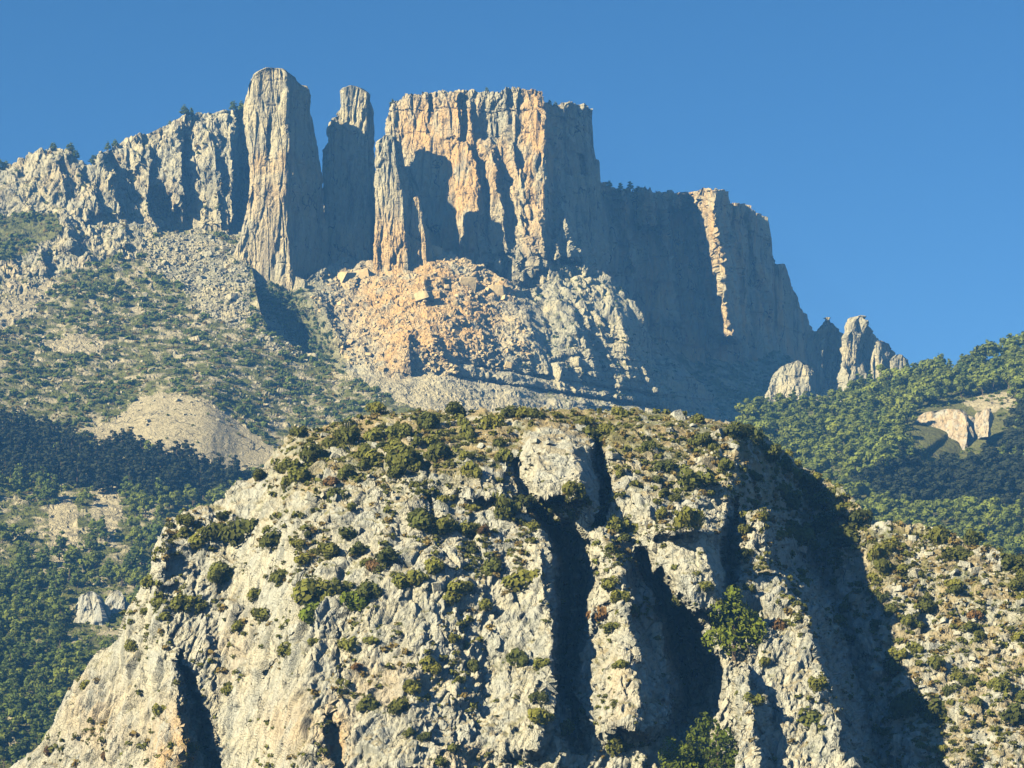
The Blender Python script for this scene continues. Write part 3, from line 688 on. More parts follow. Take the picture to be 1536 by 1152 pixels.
def N_mask(pos, n, PX, PY):
    tp = np.interp(PX, [t[0] for t in N_top], [t[1] for t in N_top])
    rt = N_right(PX, PY)
    up = (1 - ss(40, 150, PY - tp)) * ss(380, 480, PX)
    nz = fbm(pos / 4, 4, 970)
    flat = ss(0.45, 0.75, n[..., 2])
    bluff = np.exp(-(((PX - 835) / 62) ** 2 + ((PY - 690) / 60) ** 2) ** 3)
    soil = np.clip(0.7 * flat * ss(-0.1, 0.2, nz + 0.15 * up) + 0.75 * up * ss(-0.2, 0.1, nz) - 0.8 * bluff, 0, 1)
    soil = np.maximum(soil, rt * ss(-0.2, 0.25, nz) * 0.85)
    green = np.clip(flat * ss(0.0, 0.25, fbm(pos / 3, 3, 975)) * 0.5 + up * ss(-0.1, 0.2, fbm(pos / 6, 3, 977)) * 0.6 - bluff, 0, 1)
    o = 0
    for (x, y, rx, ry, s) in [(265, 1120, 40, 60, 1.0), (500, 1110, 26, 50, 0.9), (570, 1030, 60, 40, 0.35), (150, 1080, 60, 60, 0.4), (445, 1090, 60, 50, 0.4), (700, 1140, 40, 20, 0.6), (930, 1030, 30, 50, 0.3), (350, 980, 40, 60, 0.3)]:
        o = np.maximum(o, s * np.exp(-(((PX - x) / rx) ** 2 + ((PY - y) / ry) ** 2)))
    return np.stack([soil, o + 0 * PX, green], -1)
near = Sheet('rocky_hill', -160, 1800, 1360, 1.2, N_top, [(-160, 1330), (1800, 1260)], N_depth, N_disp, M_near, N_mask, (70, 45), 5.0, 21)

# ------------------------------------------------------------------ free-standing rock towers
def tower(name, rows, Y0, dL, dR, back, mat, k=4.2, seed=1, nr=180, na=200, orange=None, big=0.5, mid=0.6, lean=0.0, label=None, cat=None, jo=0.6):
    """rows: (py, x left, x arete, x right) as seen in the photograph; the arete stands at distance Y0"""
    a = np.array(rows, float)
    py = np.linspace(a[0, 0], a[-1, 0], nr)
    xl, xe, xr = (np.interp(py, a[:, 0], a[:, c]) for c in (1, 2, 3))
    # rounded crown: shrink the first rows
    Ya = Y0 + lean * (py[-1] - py)
    top = np.clip((py - py[0]) / 10.0, 0, 1) ** 0.5
    cx = (xl + xr) / 2
    ring = []
    for (fx, fd) in (('l', dL + back), ('l', dL), ('e', 0.0), ('r', dR), ('m', dR + back * 0.8)):
        x = {'l': xl, 'e': xe, 'r': xr, 'm': xl * 0.4 + xr * 0.6}[fx]
        x = cx + (x - cx) * (0.6 + 0.4 * top)
        wfac = np.clip((xr - xl) / np.median(xr - xl), 0.25, 1.6)
        ring.append(np.stack([x, Ya + fd * wfac * (0.3 + 0.7 * top)], -1))
    ring = np.stack(ring, 1)                       # rows, corners, (px, Y)
    nc = ring.shape[1]; per = np.array([0.14, 0.32, 0.32, 0.11, 0.11]) * na
    cols = []
    for c in range(nc):
        m = max(int(per[c]), 4); t = np.linspace(0, 1, m, endpoint=False)[None, :, None]
        cols.append(ring[:, c:c + 1] * (1 - t) + ring[:, (c + 1) % nc][:, None] * t)
    R2 = np.concatenate(cols, 1)
    z0 = P(xe, py, Ya)[:, 2]
    W = P(R2[..., 0], np.broadcast_to(py[:, None], R2.shape[:2]), R2[..., 1])
    W[..., 2] = z0[:, None]
    # normals in plan
    d = np.roll(W, -1, 1) - np.roll(W, 1, 1)
    n = np.stack([d[..., 1], -d[..., 0], 0 * d[..., 0]], -1); n /= np.linalg.norm(n, axis=-1, keepdims=True) + 1e-9
    if n[nr // 2, int(na * 0.3), 1] > 0: n = -n
    disp = rockiness(W, k, seed, big, mid, 0.9, 0.3) + 0.3 * k * fbm(W / np.array([1.1 * k, 1.1 * k, 9 * k]), 3, seed + 9)
    disp = disp + jo * joints(W, 2.8 * k, seed + 50)
    W = W + n * disp[..., None] + np.array([0, 0, 1.0]) * (0.6 * k * fbm(W / (2 * k), 3, seed + 4) * (1 - np.clip((py - py[0]) / 30, 0, 1))[:, None])[..., None]
    M = W.shape[1]
    capc = W[0].mean(0) + np.array([0, 0, 0.25 * k])
    ringc = (W[0] * 0.5 + capc * 0.5)
    V = np.concatenate([np.broadcast_to(capc, (1, M, 3)), ringc[None], W], 0)
    att = np.zeros(V.shape)
    if orange is not None:
        PYg = np.broadcast_to(np.concatenate([[py[0]] * 2, py])[:, None], V.shape[:2])
        att[..., 1] = np.interp(PYg, [q[0] for q in orange], [q[1] for q in orange])
    o = mesh_obj(name, V, grid_faces(nr + 2, M, True), mat, attr=att)
    return tag(o, label, cat)

tower('rock_pillar', [(103, 390, 426, 440), (108, 383, 428, 450), (118, 376, 430, 460), (127, 372, 430, 465), (140, 370, 429, 467), (180, 371, 427, 474), (210, 375, 428, 478), (255, 380, 428, 484), (280, 376, 429, 487),
                      (310, 370, 430, 490), (340, 366, 431, 492), (370, 356, 433, 493), (400, 346, 435, 492), (440, 338, 437, 488), (540, 325, 440, 490)],
      1386, 4, 36, 30, M_far, 4.2, 1000, 210, 260, [(100, 0.1), (220, 0.1), (235, 0.6), (255, 0.5), (262, 0.15), (285, 0.5), (330, 0.25), (480, 0.2)], 0.25, 0.45, 0.0,
      'tallest free standing grey limestone pillar with rounded top and flared foot', 'rock pillar')
tower('rock_needle', [(129, 520, 544, 550), (136, 516, 549, 553), (160, 515, 550, 556), (173, 505, 550, 558), (178, 498, 551, 560), (208, 497, 552, 563), (220, 489, 552, 564), (260, 487, 553, 565), (320, 488, 554, 568), (420, 488, 556, 572)],
      1432, 2, 26, 26, M_far, 4.2, 1100, 180, 200, [(100, 0.0), (330, 0.1), (380, 0.6), (420, 0.6)], 0.2, 0.5, 0.0,
      'slender rock needle with shoulder standing between the tall pillar and the butte', 'rock needle')
tower('rock_pinnacle', [(203, 571, 590, 598), (212, 568, 592, 600), (247, 568, 594, 603), (273, 566, 600, 617), (290, 565, 604, 624), (340, 564, 606, 632), (420, 560, 610, 645)],
      1404, 3, 22, 24, M_far, 2.6, 1200, 150, 180, [(200, 0.0), (300, 0.1), (350, 0.8), (420, 0.9)], 0.3, 0.7, 0.0,
      'pointed grey pinnacle with ochre foot leaning against the orange butte', 'rock pinnacle')
tower('rock_spike', [(297, 620, 627, 632), (306, 616, 629, 635), (330, 614, 632, 639), (360, 612, 635, 643), (420, 610, 640, 652)],
      1412, 1, 12, 10, M_far, 3.0, 1250, 90, 90, [(290, 0.5), (420, 0.8)], 0.2, 0.5, 0.0, 'thin ochre rock spike beside the pointed grey pinnacle', 'rock spike')
tower('rock_spire', [(478, 1238, 1241, 1245), (487, 1230, 1240, 1254), (496, 1222, 1238, 1262), (510, 1216, 1236, 1272), (560, 1212, 1232, 1285), (640, 1205, 1230, 1300)],
      1600, 6, 24, 26, M_far, 4.0, 1300, 110, 140, None, 0.7, 1.3, 0.0, 'broken two humped rock spire nearest the foot of the long wall', 'rock spire')
tower('rock_spire', [(474, 1286, 1290, 1297), (480, 1284, 1291, 1304), (495, 1280, 1290, 1309), (508, 1272, 1287, 1316), (520, 1270, 1284, 1330), (560, 1266, 1282, 1340), (640, 1262, 1282, 1350)],
      1580, 4, 40, 24, M_far, 4.0, 1320, 110, 150, None, 0.6, 1.2, 0.0, 'tallest of the small rock spires, lit edge, beside the wooded hill', 'rock spire')
tower('rock_spire', [(512, 1316, 1320, 1330), (522, 1312, 1322, 1338), (560, 1306, 1322, 1344), (620, 1300, 1324, 1350)],
      1572, 2, 20, 12, M_far, 3.0, 1330, 70, 90, None, 0.3, 0.7, 0.0, 'small pointed shoulder spire leaning on the tallest small spire', 'rock spire')
tower('rock_spire', [(532, 1342, 1352, 1356), (538, 1338, 1357, 1362), (560, 1336, 1360, 1368), (620, 1332, 1362, 1376)],
      1560, 3, 10, 12, M_far, 3.0, 1340, 70, 90, None, 0.3, 0.7, 0.0, 'low pale rock knob last in the line of small spires', 'rock spire')
tower('rock_dome', [(542, 1188, 1198, 1206), (547, 1176, 1206, 1220), (556, 1168, 1210, 1223), (566, 1163, 1212, 1224), (590, 1150, 1212, 1222), (606, 1146, 1212, 1222), (640, 1142, 1212, 1224)],
      1400, 3, 14, 20, M_far, 3.6, 1350, 110, 150, None, 0.35, 0.5, 0.25, 'pale grey domed outcrop in the sun below the long shaded wall', 'rock outcrop')
tower('rock_outcrop', [(615, 1386, 1440, 1454), (622, 1376, 1446, 1458), (636, 1372, 1450, 1463), (650, 1364, 1452, 1465), (672, 1366, 1448, 1463), (720, 1370, 1448, 1463)],
      1095, 6, 8, 14, M_near, 3.0, 1360, 90, 150, [(600, 0.6), (690, 0.6)], 0.3, 0.2, 0.3, 'broad smooth tan rock outcrop among trees on the wooded hill', 'rock outcrop', 0.15)
tower('rock_outcrop', [(612, 1474, 1482, 1488), (618, 1464, 1484, 1490), (634, 1462, 1484, 1489), (655, 1468, 1482, 1487)],
      1096, 2, 6, 10, M_near, 2.6, 1370, 70, 90, [(600, 0.5), (690, 0.5)], 0.3, 0.35, 0.2, 'smaller tan boulder outcrop split from the broad tan outcrop', 'rock outcrop', 0.15)
tower('rock_fin', [(890, 124, 140, 150), (896, 118, 146, 154), (915, 114, 150, 162), (950, 108, 152, 172), (990, 98, 156, 190), (1060, 90, 160, 205)],
      842, 4, 12, 10, M_near, 2.6, 1380, 110, 150, None, 0.35, 0.6, 0.1, 'grey rock fin with pointed top rising out of the lower forest', 'rock fin')
tower('rock_fin', [(888, 168, 182, 188), (896, 160, 186, 194), (930, 158, 186, 196), (1060, 150, 190, 210)],
      852, 4, 10, 10, M_near, 2.6, 1390, 90, 120, None, 0.35, 0.6, 0.1, 'second grey rock fin right behind the pointed one in the lower forest', 'rock fin')
#VEG
# ------------------------------------------------------------------ foliage shapes (unit size: radius 1 for shrubs, height 1 for trees)
def leaf_cloud(lobes, n, size, seed, flat=0.0, outw=1.1):
    """lobes: (x, y, z, r); small leaf-clump faces spread through the lobes' volume, denser at the surface"""
    r = np.random.default_rng(seed); L = np.array(lobes, float)
    w = L[:, 3] ** 2; k = r.choice(len(L), n, p=w / w.sum())
    d = r.normal(size=(n, 3)); d[:, 2] = d[:, 2] * 0.9 + 0.25; d /= np.linalg.norm(d, axis=1, keepdims=True)
    rad = L[k, 3] * (0.55 + 0.5 * r.random(n) ** 0.6)
    c = L[k, :3] + d * rad[:, None] * np.array([1, 1, 1 - flat])
    nn = d * outw + r.normal(size=(n, 3)) * 0.55; nn /= np.linalg.norm(nn, axis=1, keepdims=True)
    t = np.cross(nn, r.normal(size=(n, 3))); t /= np.linalg.norm(t, axis=1, keepdims=True); b = np.cross(nn, t)
    s = size * (0.6 + 0.8 * r.random(n))[:, None]
    asp = (0.55 + 0.5 * r.random(n))[:, None]
    v = np.stack([c - t * s - b * s * asp * 0.4, c - t * s * 0.1 - b * s * asp, c + t * s + b * s * asp * 0.3, c + t * s * 0.1 + b * s * asp], 1)
    f = np.arange(4 * n).reshape(n, 4)
    return v.reshape(-1, 3), f

def bush_lobes(seed):
    r = random.Random(seed); L = [(0, 0, 0.42, 0.55)]
    for i in range(r.randint(4, 7)):
        a = r.uniform(0, 6.28); q = r.uniform(0.35, 0.62)
        L.append((q * math.cos(a), q * math.sin(a), r.uniform(0.18, 0.62), r.uniform(0.26, 0.45)))
    return L
def oak_lobes(seed):
    r = random.Random(seed); L = [(0, 0, 0.62, 0.24)]
    for i in range(r.randint(6, 9)):
        a = r.uniform(0, 6.28); z = r.uniform(0.3, 0.88); q = 0.30 * math.sqrt(max(0.05, 1 - ((z - 0.55) / 0.45) ** 2))
        L.append((q * math.cos(a), q * math.sin(a), z, r.uniform(0.12, 0.2)))
    return L
def pine_lobes(seed):
    r = random.Random(seed); L = []
    for i in range(11):
        z = 0.22 + 0.72 * i / 10; q = 0.26 * (1 - (z - 0.15) * 0.95)
        for j in range(3 if z < 0.75 else 1):
            a = r.uniform(0, 6.28)
            L.append((q * math.cos(a) * r.uniform(0.5, 1.1), q * math.sin(a) * r.uniform(0.5, 1.1), z + r.uniform(-0.04, 0.04), r.uniform(0.07, 0.11) * (1.25 - 0.5 * z)))
    return L

def tube(pts, rad, n=6):
    V = []; 
    for (p, q) in zip(pts, rad):
        for j in range(n):
            a = 2 * math.pi * j / n; V.append((p[0] + q * math.cos(a), p[1] + q * math.sin(a), p[2]))
    F = []
    for i in range(len(pts) - 1):
        for j in range(n):
            F.append((i * n + j, i * n + (j + 1) % n, (i + 1) * n + (j + 1) % n, (i + 1) * n + j))
    return np.array(V, float), np.array(F)
def join(parts):
    V = []; F = []; o = 0
    for v, f in parts: V.append(v); F.append(f + o); o += len(v)
    return np.concatenate(V), np.concatenate(F)
def trunk_geo(seed, top=0.8, r0=0.028, limbs=4):
    r = random.Random(seed); x = y = 0; pts = []
    for i in range(6):
        pts.append((x, y, -0.06 + (top + 0.06) * i / 5)); x += r.uniform(-0.015, 0.015); y += r.uniform(-0.015, 0.015)
    g = [tube(pts, [r0 * (1.25 - 1.05 * i / 5) for i in range(6)])]
    for i in range(limbs):
        a = r.uniform(0, 6.28); z = r.uniform(0.3, 0.65) * top; q = r.uniform(0.12, 0.24)
        g.append(tube([(0, 0, z), (q * 0.5 * math.cos(a), q * 0.5 * math.sin(a), z + 0.06), (q * math.cos(a), q * math.sin(a), z + 0.16)], [r0 * 0.5, r0 * 0.35, r0 * 0.15], 5))
    return join(g)

def stash(name, v, f, mat):                     # mesh data only, shared by many objects
    o = mesh_obj(name, v, f, mat); me = o.data; bpy.data.objects.remove(o); return me

BUSH_ME = {}
for key, mat in (('olive', L_olive), ('fresh', L_fresh), ('brown', L_brown), ('dark', L_shrub)):
    BUSH_ME[key] = []
    for i in range(6):
        lb = bush_lobes(40 + i)
        v, f = leaf_cloud(lb, 560, 0.12, 60 + i, 0, 1.7)
        tv, tf = tube([(0, 0, -0.3), (0.05, 0.02, 0.15), (0.1, 0.0, 0.5)], [0.07, 0.05, 0.02], 5)
        BUSH_ME[key].append(stash('bush', v, f, mat))
        BUSH_ME[key][-1].materials.append(M_bark)
TREE_GEO = {'pine': [], 'oak': []}
for i in range(6):
    TREE_GEO['pine'].append((leaf_cloud(pine_lobes(10 + i), 560, 0.045, 80 + i, 0.3, 1.8), trunk_geo(20 + i, 0.9, 0.02, 3)))
    TREE_GEO['oak'].append((leaf_cloud(oak_lobes(30 + i), 520, 0.06, 90 + i, 0, 2.0), trunk_geo(30 + i, 0.7, 0.028, 5)))
def ravine_lobes(seed):
    r = random.Random(seed); L = [(0, 0, 0.5, 0.3), (0, 0, 0.25, 0.24)]
    for i in range(16):
        a = r.uniform(0, 6.28); z = r.uniform(0.05, 0.9); q = 0.36 * math.sqrt(max(0.08, 1 - ((z - 0.42) / 0.55) ** 2))
        L.append((q * math.cos(a), q * math.sin(a), z, r.uniform(0.09, 0.17)))
    return L
TREE_GEO['ravine'] = [(leaf_cloud(ravine_lobes(50 + i), 1900, 0.026, 190 + i), trunk_geo(55 + i, 0.7, 0.028, 5)) for i in range(6)]
TREE_ME = {}
for key, kind, mat in (('pine', 'pine', L_pine), ('oak', 'oak', L_oak), ('dark', 'pine', L_shade_tint), ('shadeoak', 'oak', L_shade_tint), ('fresh', 'ravine', L_fresh)):
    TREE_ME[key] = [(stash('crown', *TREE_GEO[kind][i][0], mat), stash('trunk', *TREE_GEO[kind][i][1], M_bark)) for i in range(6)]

def add_tree(name, key, i, pos, h, rz, label, cat, group=None, wide=1.0):
    e = bpy.data.objects.new(name, None); COL.objects.link(e)
    e.empty_display_size = 0.5
    e.location = pos; e.rotation_euler = (0, 0, rz); e.scale = (h * wide, h * wide, h)
    c = bpy.data.objects.new('crown', TREE_ME[key][i][0]); COL.objects.link(c); c.parent = e
    t = bpy.data.objects.new('trunk', TREE_ME[key][i][1]); COL.objects.link(t); t.parent = e
    return tag(e, label, cat, group)

def add_mesh(name, me, pos, sc, rz, label, cat, group=None, tilt=(0, 0)):
    o = bpy.data.objects.new(name, me); COL.objects.link(o)
    o.location = pos; o.rotation_euler = (tilt[0], tilt[1], rz); o.scale = sc
    return tag(o, label, cat, group)

def merged(name, items, geos, mat, kind='stuff'):
    """items: (pos, scale xyz, rz, variant) -> one object"""
    V = []; F = []; o = 0
    for (p, s, rz, k) in items:
        v, f = geos[k]
        c, sn = math.cos(rz), math.sin(rz)
        w = v * np.asarray(s)
        w = np.stack([w[:, 0] * c - w[:, 1] * sn, w[:, 0] * sn + w[:, 1] * c, w[:, 2]], -1) + p
        V.append(w); F.append(f + o); o += len(v)
    ob = mesh_obj(name, np.concatenate(V), np.concatenate(F), mat)
    return ob

def scatter(sheet, n, box, dens, seed, tries=None, space=0.0):
    """n spots in photo coordinates, thinned by a density function, kept apart by `space` pixels"""
    r = np.random.default_rng(seed); out = []; cell = {}
    m = tries or n * 30
    X = r.uniform(box[0], box[2], m); Y = r.uniform(box[1], box[3], m); A = r.random(m)
    D = dens(X, Y); ok = A < D
    _, nn, ins = sheet.at(X, Y)
    for x, y in zip(X[ok & ins], Y[ok & ins]):
        if space:
            k = (int(x // space), int(y // space)); bad = False
            for a in (-1, 0, 1):
                for b in (-1, 0, 1):
                    for (u, w) in cell.get((k[0] + a, k[1] + b), ()):
                        if (u - x) ** 2 + (w - y) ** 2 < space * space: bad = True
            if bad: continue
            cell.setdefault(k, []).append((x, y))
        out.append((x, y))
        if len(out) >= n: break
    return np.array(out).reshape(-1, 2)
def pxm(Y): return Y / F_PX          # metres per photo pixel

# ------------------------------------------------------------------ near crag: shrubs
rnd = random.Random(5)
BUSHES = [(473, 690, 20, 'd'), (440, 705, 12, 'o'), (427, 707, 13, 'o'), (453, 720, 16, 'o'), (523, 717, 16, 'o'), (603, 700, 22, 'o'), (630, 777, 16, 'd'), (637, 793, 18, 'd'), (507, 753, 16, 'd'), (530, 770, 9, 'o'), (413, 820, 20, 'd'),
          (447, 818, 11, 'o'), (360, 813, 24, 'd'), (297, 820, 15, 'o'), (320, 810, 17, 'd'), (493, 832, 15, 'o'), (523, 807, 15, 'd'), (537, 827, 14, 'd'), (330, 870, 20, 'd'), (420, 873, 15, 'o'), (470, 900, 24, 'o'), (468, 930, 18, 'f'),
          (512, 887, 16, 'd'), (533, 913, 18, 'f'), (553, 897, 17, 'd'), (393, 930, 14, 'o'), (382, 897, 11, 'o'), (560, 857, 11, 'b'), (583, 847, 17, 'd'), (600, 883, 14, 'o'), (627, 877, 15, 'o'), (653, 857, 14, 'o'), (687, 893, 19, 'o'),
          (273, 913, 14, 'o'), (240, 907, 12, 'o'), (230, 880, 12, 'o'), (667, 797, 16, 'o'), (703, 800, 16, 'o'), (713, 760, 10, 'o'), (790, 757, 16, 'd'), (760, 780, 18, 'd'), (740, 860, 18, 'd'), (783, 880, 26, 'o'), (727, 913, 11, 'o'),
          (650, 857, 16, 'o'), (860, 743, 16, 'o'), (890, 660, 18, 'd'), (897, 680, 14, 'd'), (927, 793, 15, 'o'), (903, 787, 14, 'd'), (1030, 793, 20, 'o'), (1043, 733, 24, 'd'), (953, 730, 10, 'o'), (930, 717, 8, 'o'), (923, 880, 16, 'o'),
          (900, 923, 17, 'b'), (927, 903, 15, 'o'), (780, 998, 15, 'd'), (813, 1001, 12, 'o'), (710, 1005, 11, 'd'), (923, 948, 11, 'o'), (813, 1088, 16, 'o'), (817, 1058, 13, 'd'), (847, 1101, 14, 'o'), (877, 1068, 9, 'o'), (927, 1131, 16, 'o'),
          (950, 1118, 16, 'o'), (933, 1001, 10, 'o'), (637, 1111, 9, 'd'), (680, 970, 8, 'o'), (650, 1008, 11, 'o'), (620, 1035, 11, 'o'), (1107, 657, 22, 'd'), (1134, 667, 18, 'd'), (1146, 777, 8, 'o'), (1150, 792, 6, 'o'), (1108, 832, 6, 'o'),
          (1128, 893, 9, 'o'), (1314, 840, 15, 'o'), (1327, 857, 15, 'd'), (1357, 857, 13, 'o'), (1434, 877, 13, 'o'), (1437, 840, 17, 'd'), (1407, 807, 18, 'o'), (1460, 813, 13, 'd'), (1524, 850, 18, 'd'), (1527, 883, 15, 'o'), (1364, 940, 10, 'd'),
          (1454, 953, 12, 'd'), (1200, 817, 22, 'd'), (1237, 800, 22, 'd'), (1270, 813, 24, 'd'), (1240, 760, 20, 'd'), (1205, 740, 20, 'd'), (1175, 710, 18, 'd'), (1265, 770, 20, 'd'), (1320, 900, 10, 'd'), (1337, 923, 12, 'd'), (1314, 937, 12, 'd'),
          (1400, 1071, 20, 'd'), (1520, 1075, 18, 'd'), (1400, 1008, 13, 'd'), (1494, 1031, 12, 'o'), (1334, 1001, 22, 'd'), (1357, 1071, 24, 'd'), (1211, 1085, 22, 'd'), (1224, 1035, 13, 'o'), (1134, 1058, 14, 'o'), (1167, 941, 12, 'b'), (1147, 998, 8, 'o'),
          (553, 1065, 15, 'd'), (597, 1068, 14, 'o'), (620, 1041, 12, 'o'), (430, 981, 15, 'o'), (237, 1071, 9, 'o'), (473, 971, 9, 'o'), (520, 975, 13, 'o'), (560, 968, 10, 'o'), (643, 1001, 14, 'o'), (613, 1101, 8, 'd'), (660, 1145, 10, 'd'), (1020, 905, 14, 'd'),
          (600, 655, 18, 'o'), (640, 640, 16, 'd'), (560, 660, 18, 'o'), (520, 668, 16, 'o'), (700, 655, 16, 'o'), (740, 640, 16, 'o'), (660, 690, 18, 'd'), (560, 690, 14, 'o'), (700, 690, 12, 'o'), (1150, 690, 18, 'd'), (1180, 760, 18, 'd'), (1290, 790, 18, 'd')]
def top_of(x): return np.interp(x, near.px, near.tp)
def near_dens(X, Y):
    dy = Y - top_of(X)
    up = (1 - ss(50, 120, dy)) * ss(390, 450, X) * (1 - ss(1100, 1150, X))
    q = np.stack([X / 60, Y / 60, X * 0 + 3.3], -1); nz = fbm(q, 3, 41)
    bluff = np.exp(-(((X - 835) / 58) ** 2 + ((Y - 690) / 60) ** 2) ** 3)
    leftup = np.exp(-(((X - 600) / 170) ** 2 + ((Y - 655) / 38) ** 2))
    mid = (1 - ss(880, 980, Y)) * 0.85 * ss(-0.05, 0.22, nz)
    low = 0.13 * ss(-0.05, 0.3, nz)
    shade = np.exp(-(((X - 1235) / 70) ** 2 + ((Y - 770) / 55) ** 2)) * 0.9
    rt = ss(1290, 1330, X) * 0.24
    gul = ((X > 800) & (X < 900) & (Y > 800) & (Y < 1050)) | ((X > 985) & (X < 1090) & (Y > 850) & (Y < 1090)) | ((X > 970) & (X < 1090) & (Y > 800) & (Y < 900))
    return np.where(gul, 0.02, np.clip(np.maximum.reduce([up * 0.8 * (0.35 + 0.65 * ss(-0.15, 0.15, nz)), 1.3 * leftup, mid, low, shade, rt]) - bluff, 0, 1))
spots = [(x, y, r_, k) for (x, y, r_, k) in BUSHES]
ext = scatter(near, 290 - len(spots), (20, 615, 1560, 1150), near_dens, 71, 60000, 13)
for (x, y) in ext:
    spots.append((x, y, rnd.uniform(7, 13) * (1.15 if y < 720 else 1.0), rnd.choice('oooooddoooddb')))
BL = {'o': ('olive', 'olive green shrub'), 'd': ('dark', 'dense dark green shrub'), 'f': ('fresh', 'fresh bright green shrub'), 'b': ('brown', 'dry brown shrub')}
NEARBY = [(835, 690, 'on the middle bluff'), (500, 660, 'on the bushy crest'), (640, 650, 'on the bushy crest by the bluff'), (960, 650, 'on the dry grassy crest'), (1080, 660, 'at the edge of the crest above the ravine'), (850, 880, 'beside the main black gully'),
          (830, 1080, 'at the foot of the main black gully'), (935, 930, 'on the rib between the two gullies'), (1010, 840, 'on the grey slab tower'), (960, 740, 'on the ledges above the grey slab tower'), (1130, 820, 'around the pale spire'), (1215, 1020, 'on the sunlit spur'),
          (1130, 1080, 'on the lower rock blade'), (1200, 740, 'on the shaded flank of the ravine'), (1330, 1000, 'in the shaded bed of the ravine'), (1400, 830, 'along the top of the dry slope beyond the ravine'), (1480, 950, 'halfway down the dry slope beyond the ravine'),
          (1440, 1090, 'low on the dry slope beyond the ravine'), (330, 820, 'on the shoulder above the forest'), (240, 920, 'on the flank above the rock fins'), (270, 1080, 'beside the narrow ochre walled gully'), (480, 900, 'in the shrub patch of the middle face'),
          (440, 740, 'below the bushy crest'), (600, 760, 'beside the short upright crack'), (700, 760, 'under the knobs next to the bluff'), (620, 870, 'on the broken ledges of the middle face'), (740, 880, 'on the buttress left standing by the main gully'), (640, 1050, 'on the fluted lower face'),
          (450, 1020, 'on the smooth grey slab'), (510, 1110, 'above the small brown cave'), (130, 1060, 'on the foot of the flank by the forest')]
def where(x, y): return min(NEARBY, key=lambda t: (t[0] - x) ** 2 + (t[1] - y) ** 2)[2]
def size_word(r_): return 'large' if r_ > 17 else 'medium sized' if r_ > 11.5 else 'small'
for (x, y, r_, k) in spots:
    q, nn, ins = near.at(x, y)
    R = r_ * 1.45 * pxm(q[1])
    key, lab = BL[k]
    add_mesh('shrub', BUSH_ME[key][rnd.randrange(6)], q - np.array([0, 0, 0.12 * R]), (R * rnd.uniform(0.9, 1.15), R * rnd.uniform(0.9, 1.15), R * rnd.uniform(0.85, 1.25)), rnd.uniform(0, 6.28), size_word(r_) + ' ' + lab + ' ' + where(x, y), 'shrub', 'shrubs on the near crag')
# tufts and low scrub nobody could count
TUFT = [leaf_cloud(bush_lobes(140 + i), 56, 0.24, 160 + i, 0, 1.8) for i in range(6)]
def tuft_items(sheet, n, box, dens, seed, r0, r1, space, tries):
    sp_ = scatter(sheet, n, box, dens, seed, tries, space); q, nn, ins = sheet.at(sp_[:, 0], sp_[:, 1]); rr = np.random.default_rng(seed + 1)
    R = rr.uniform(r0, r1, len(sp_)) * pxm(q[:, 1])
    return [(q[i] - np.array([0, 0, 0.2 * R[i]]), (R[i], R[i], R[i] * rr.uniform(0.7, 1.1)), rr.uniform(0, 6.28), int(rr.integers(6))) for i in range(len(sp_))]
it = tuft_items(near, 2600, (0, 612, 1640, 1152), lambda X, Y: np.clip(near_dens(X, Y) * 1.5 + 0.03, 0, 1), 81, 3.0, 6.0, 4.0, 120000) + tuft_items(near, 1300, (0, 612, 1640, 1152), near_dens, 85, 6.5, 12.0, 9, 110000)
half = len(it) // 4
random.Random(3).shuffle(it)
tag(merged('low_scrub', it[half:], TUFT, L_olive), 'low olive scrub and grass tufts scattered over the near crag', 'scrub', None, 'stuff')
tag(merged('dry_scrub', it[:half], TUFT, leaf_mat('leaves_straw', (0.29, 0.23, 0.09))), 'straw coloured dry tufts scattered over the near crag', 'scrub', None, 'stuff')
# the two fresh green trees in the ravine
for (x, y, h, w, lab) in [(1098, 992, 108, 0.95, 'large bright green broadleaf tree below the pale spire in the ravine'), (1078, 1172, 112, 0.95, 'bright green broadleaf tree at the foot of the lower rock blade'),
                          (1022, 1168, 70, 1.0, 'smaller bright green tree beside the tree at the blade foot')]:
    q, nn, ins = near.at(x, min(y, 1200))
    hh = h * pxm(q[1])
    add_tree('broadleaf_tree', 'fresh', rnd.randrange(6), q - np.array([0, 2.0, 0]), hh, rnd.uniform(0, 6), lab, 'tree', None, w)

# ------------------------------------------------------------------ trees on the far slopes
PINE, OAK = [], []                 # (show size, key, sheet point, height, label, group)
rr = np.random.default_rng(21)
WOODS = [(30, 680, 'above the patchy slope'), (120, 700, 'amid the band'), (200, 690, 'touching the pale scree'), (320, 720, 'at the tip of the band'), (30, 780, 'on the patchy slope'), (130, 790, 'between the two narrow screes'),
         (240, 760, 'above the shoulder of the crag'), (40, 900, 'beside the upper rock fin'), (150, 870, 'just above the rock fins'), (40, 1010, 'below the rock fins'), (60, 1090, 'at the foot of the crag flank'), (1180, 640, 'behind the near crest'), (1260, 620, 'below the small spires'),
         (1340, 590, 'under the last small spire'), (1440, 565, 'along the skyline'), (1520, 545, 'at the hill top'), (1340, 650, 'beside the broad tan outcrop'), (1430, 690, 'under the broad tan outcrop'), (1510, 660, 'beyond the smaller tan outcrop'),
         (1230, 690, 'near the grassy clearing'), (1300, 730, 'above the ravine edge'), (1400, 770, 'above the dry slope'), (1500, 790, 'at the lower edge of the hill'), (1480, 730, 'deep in the hollow')]
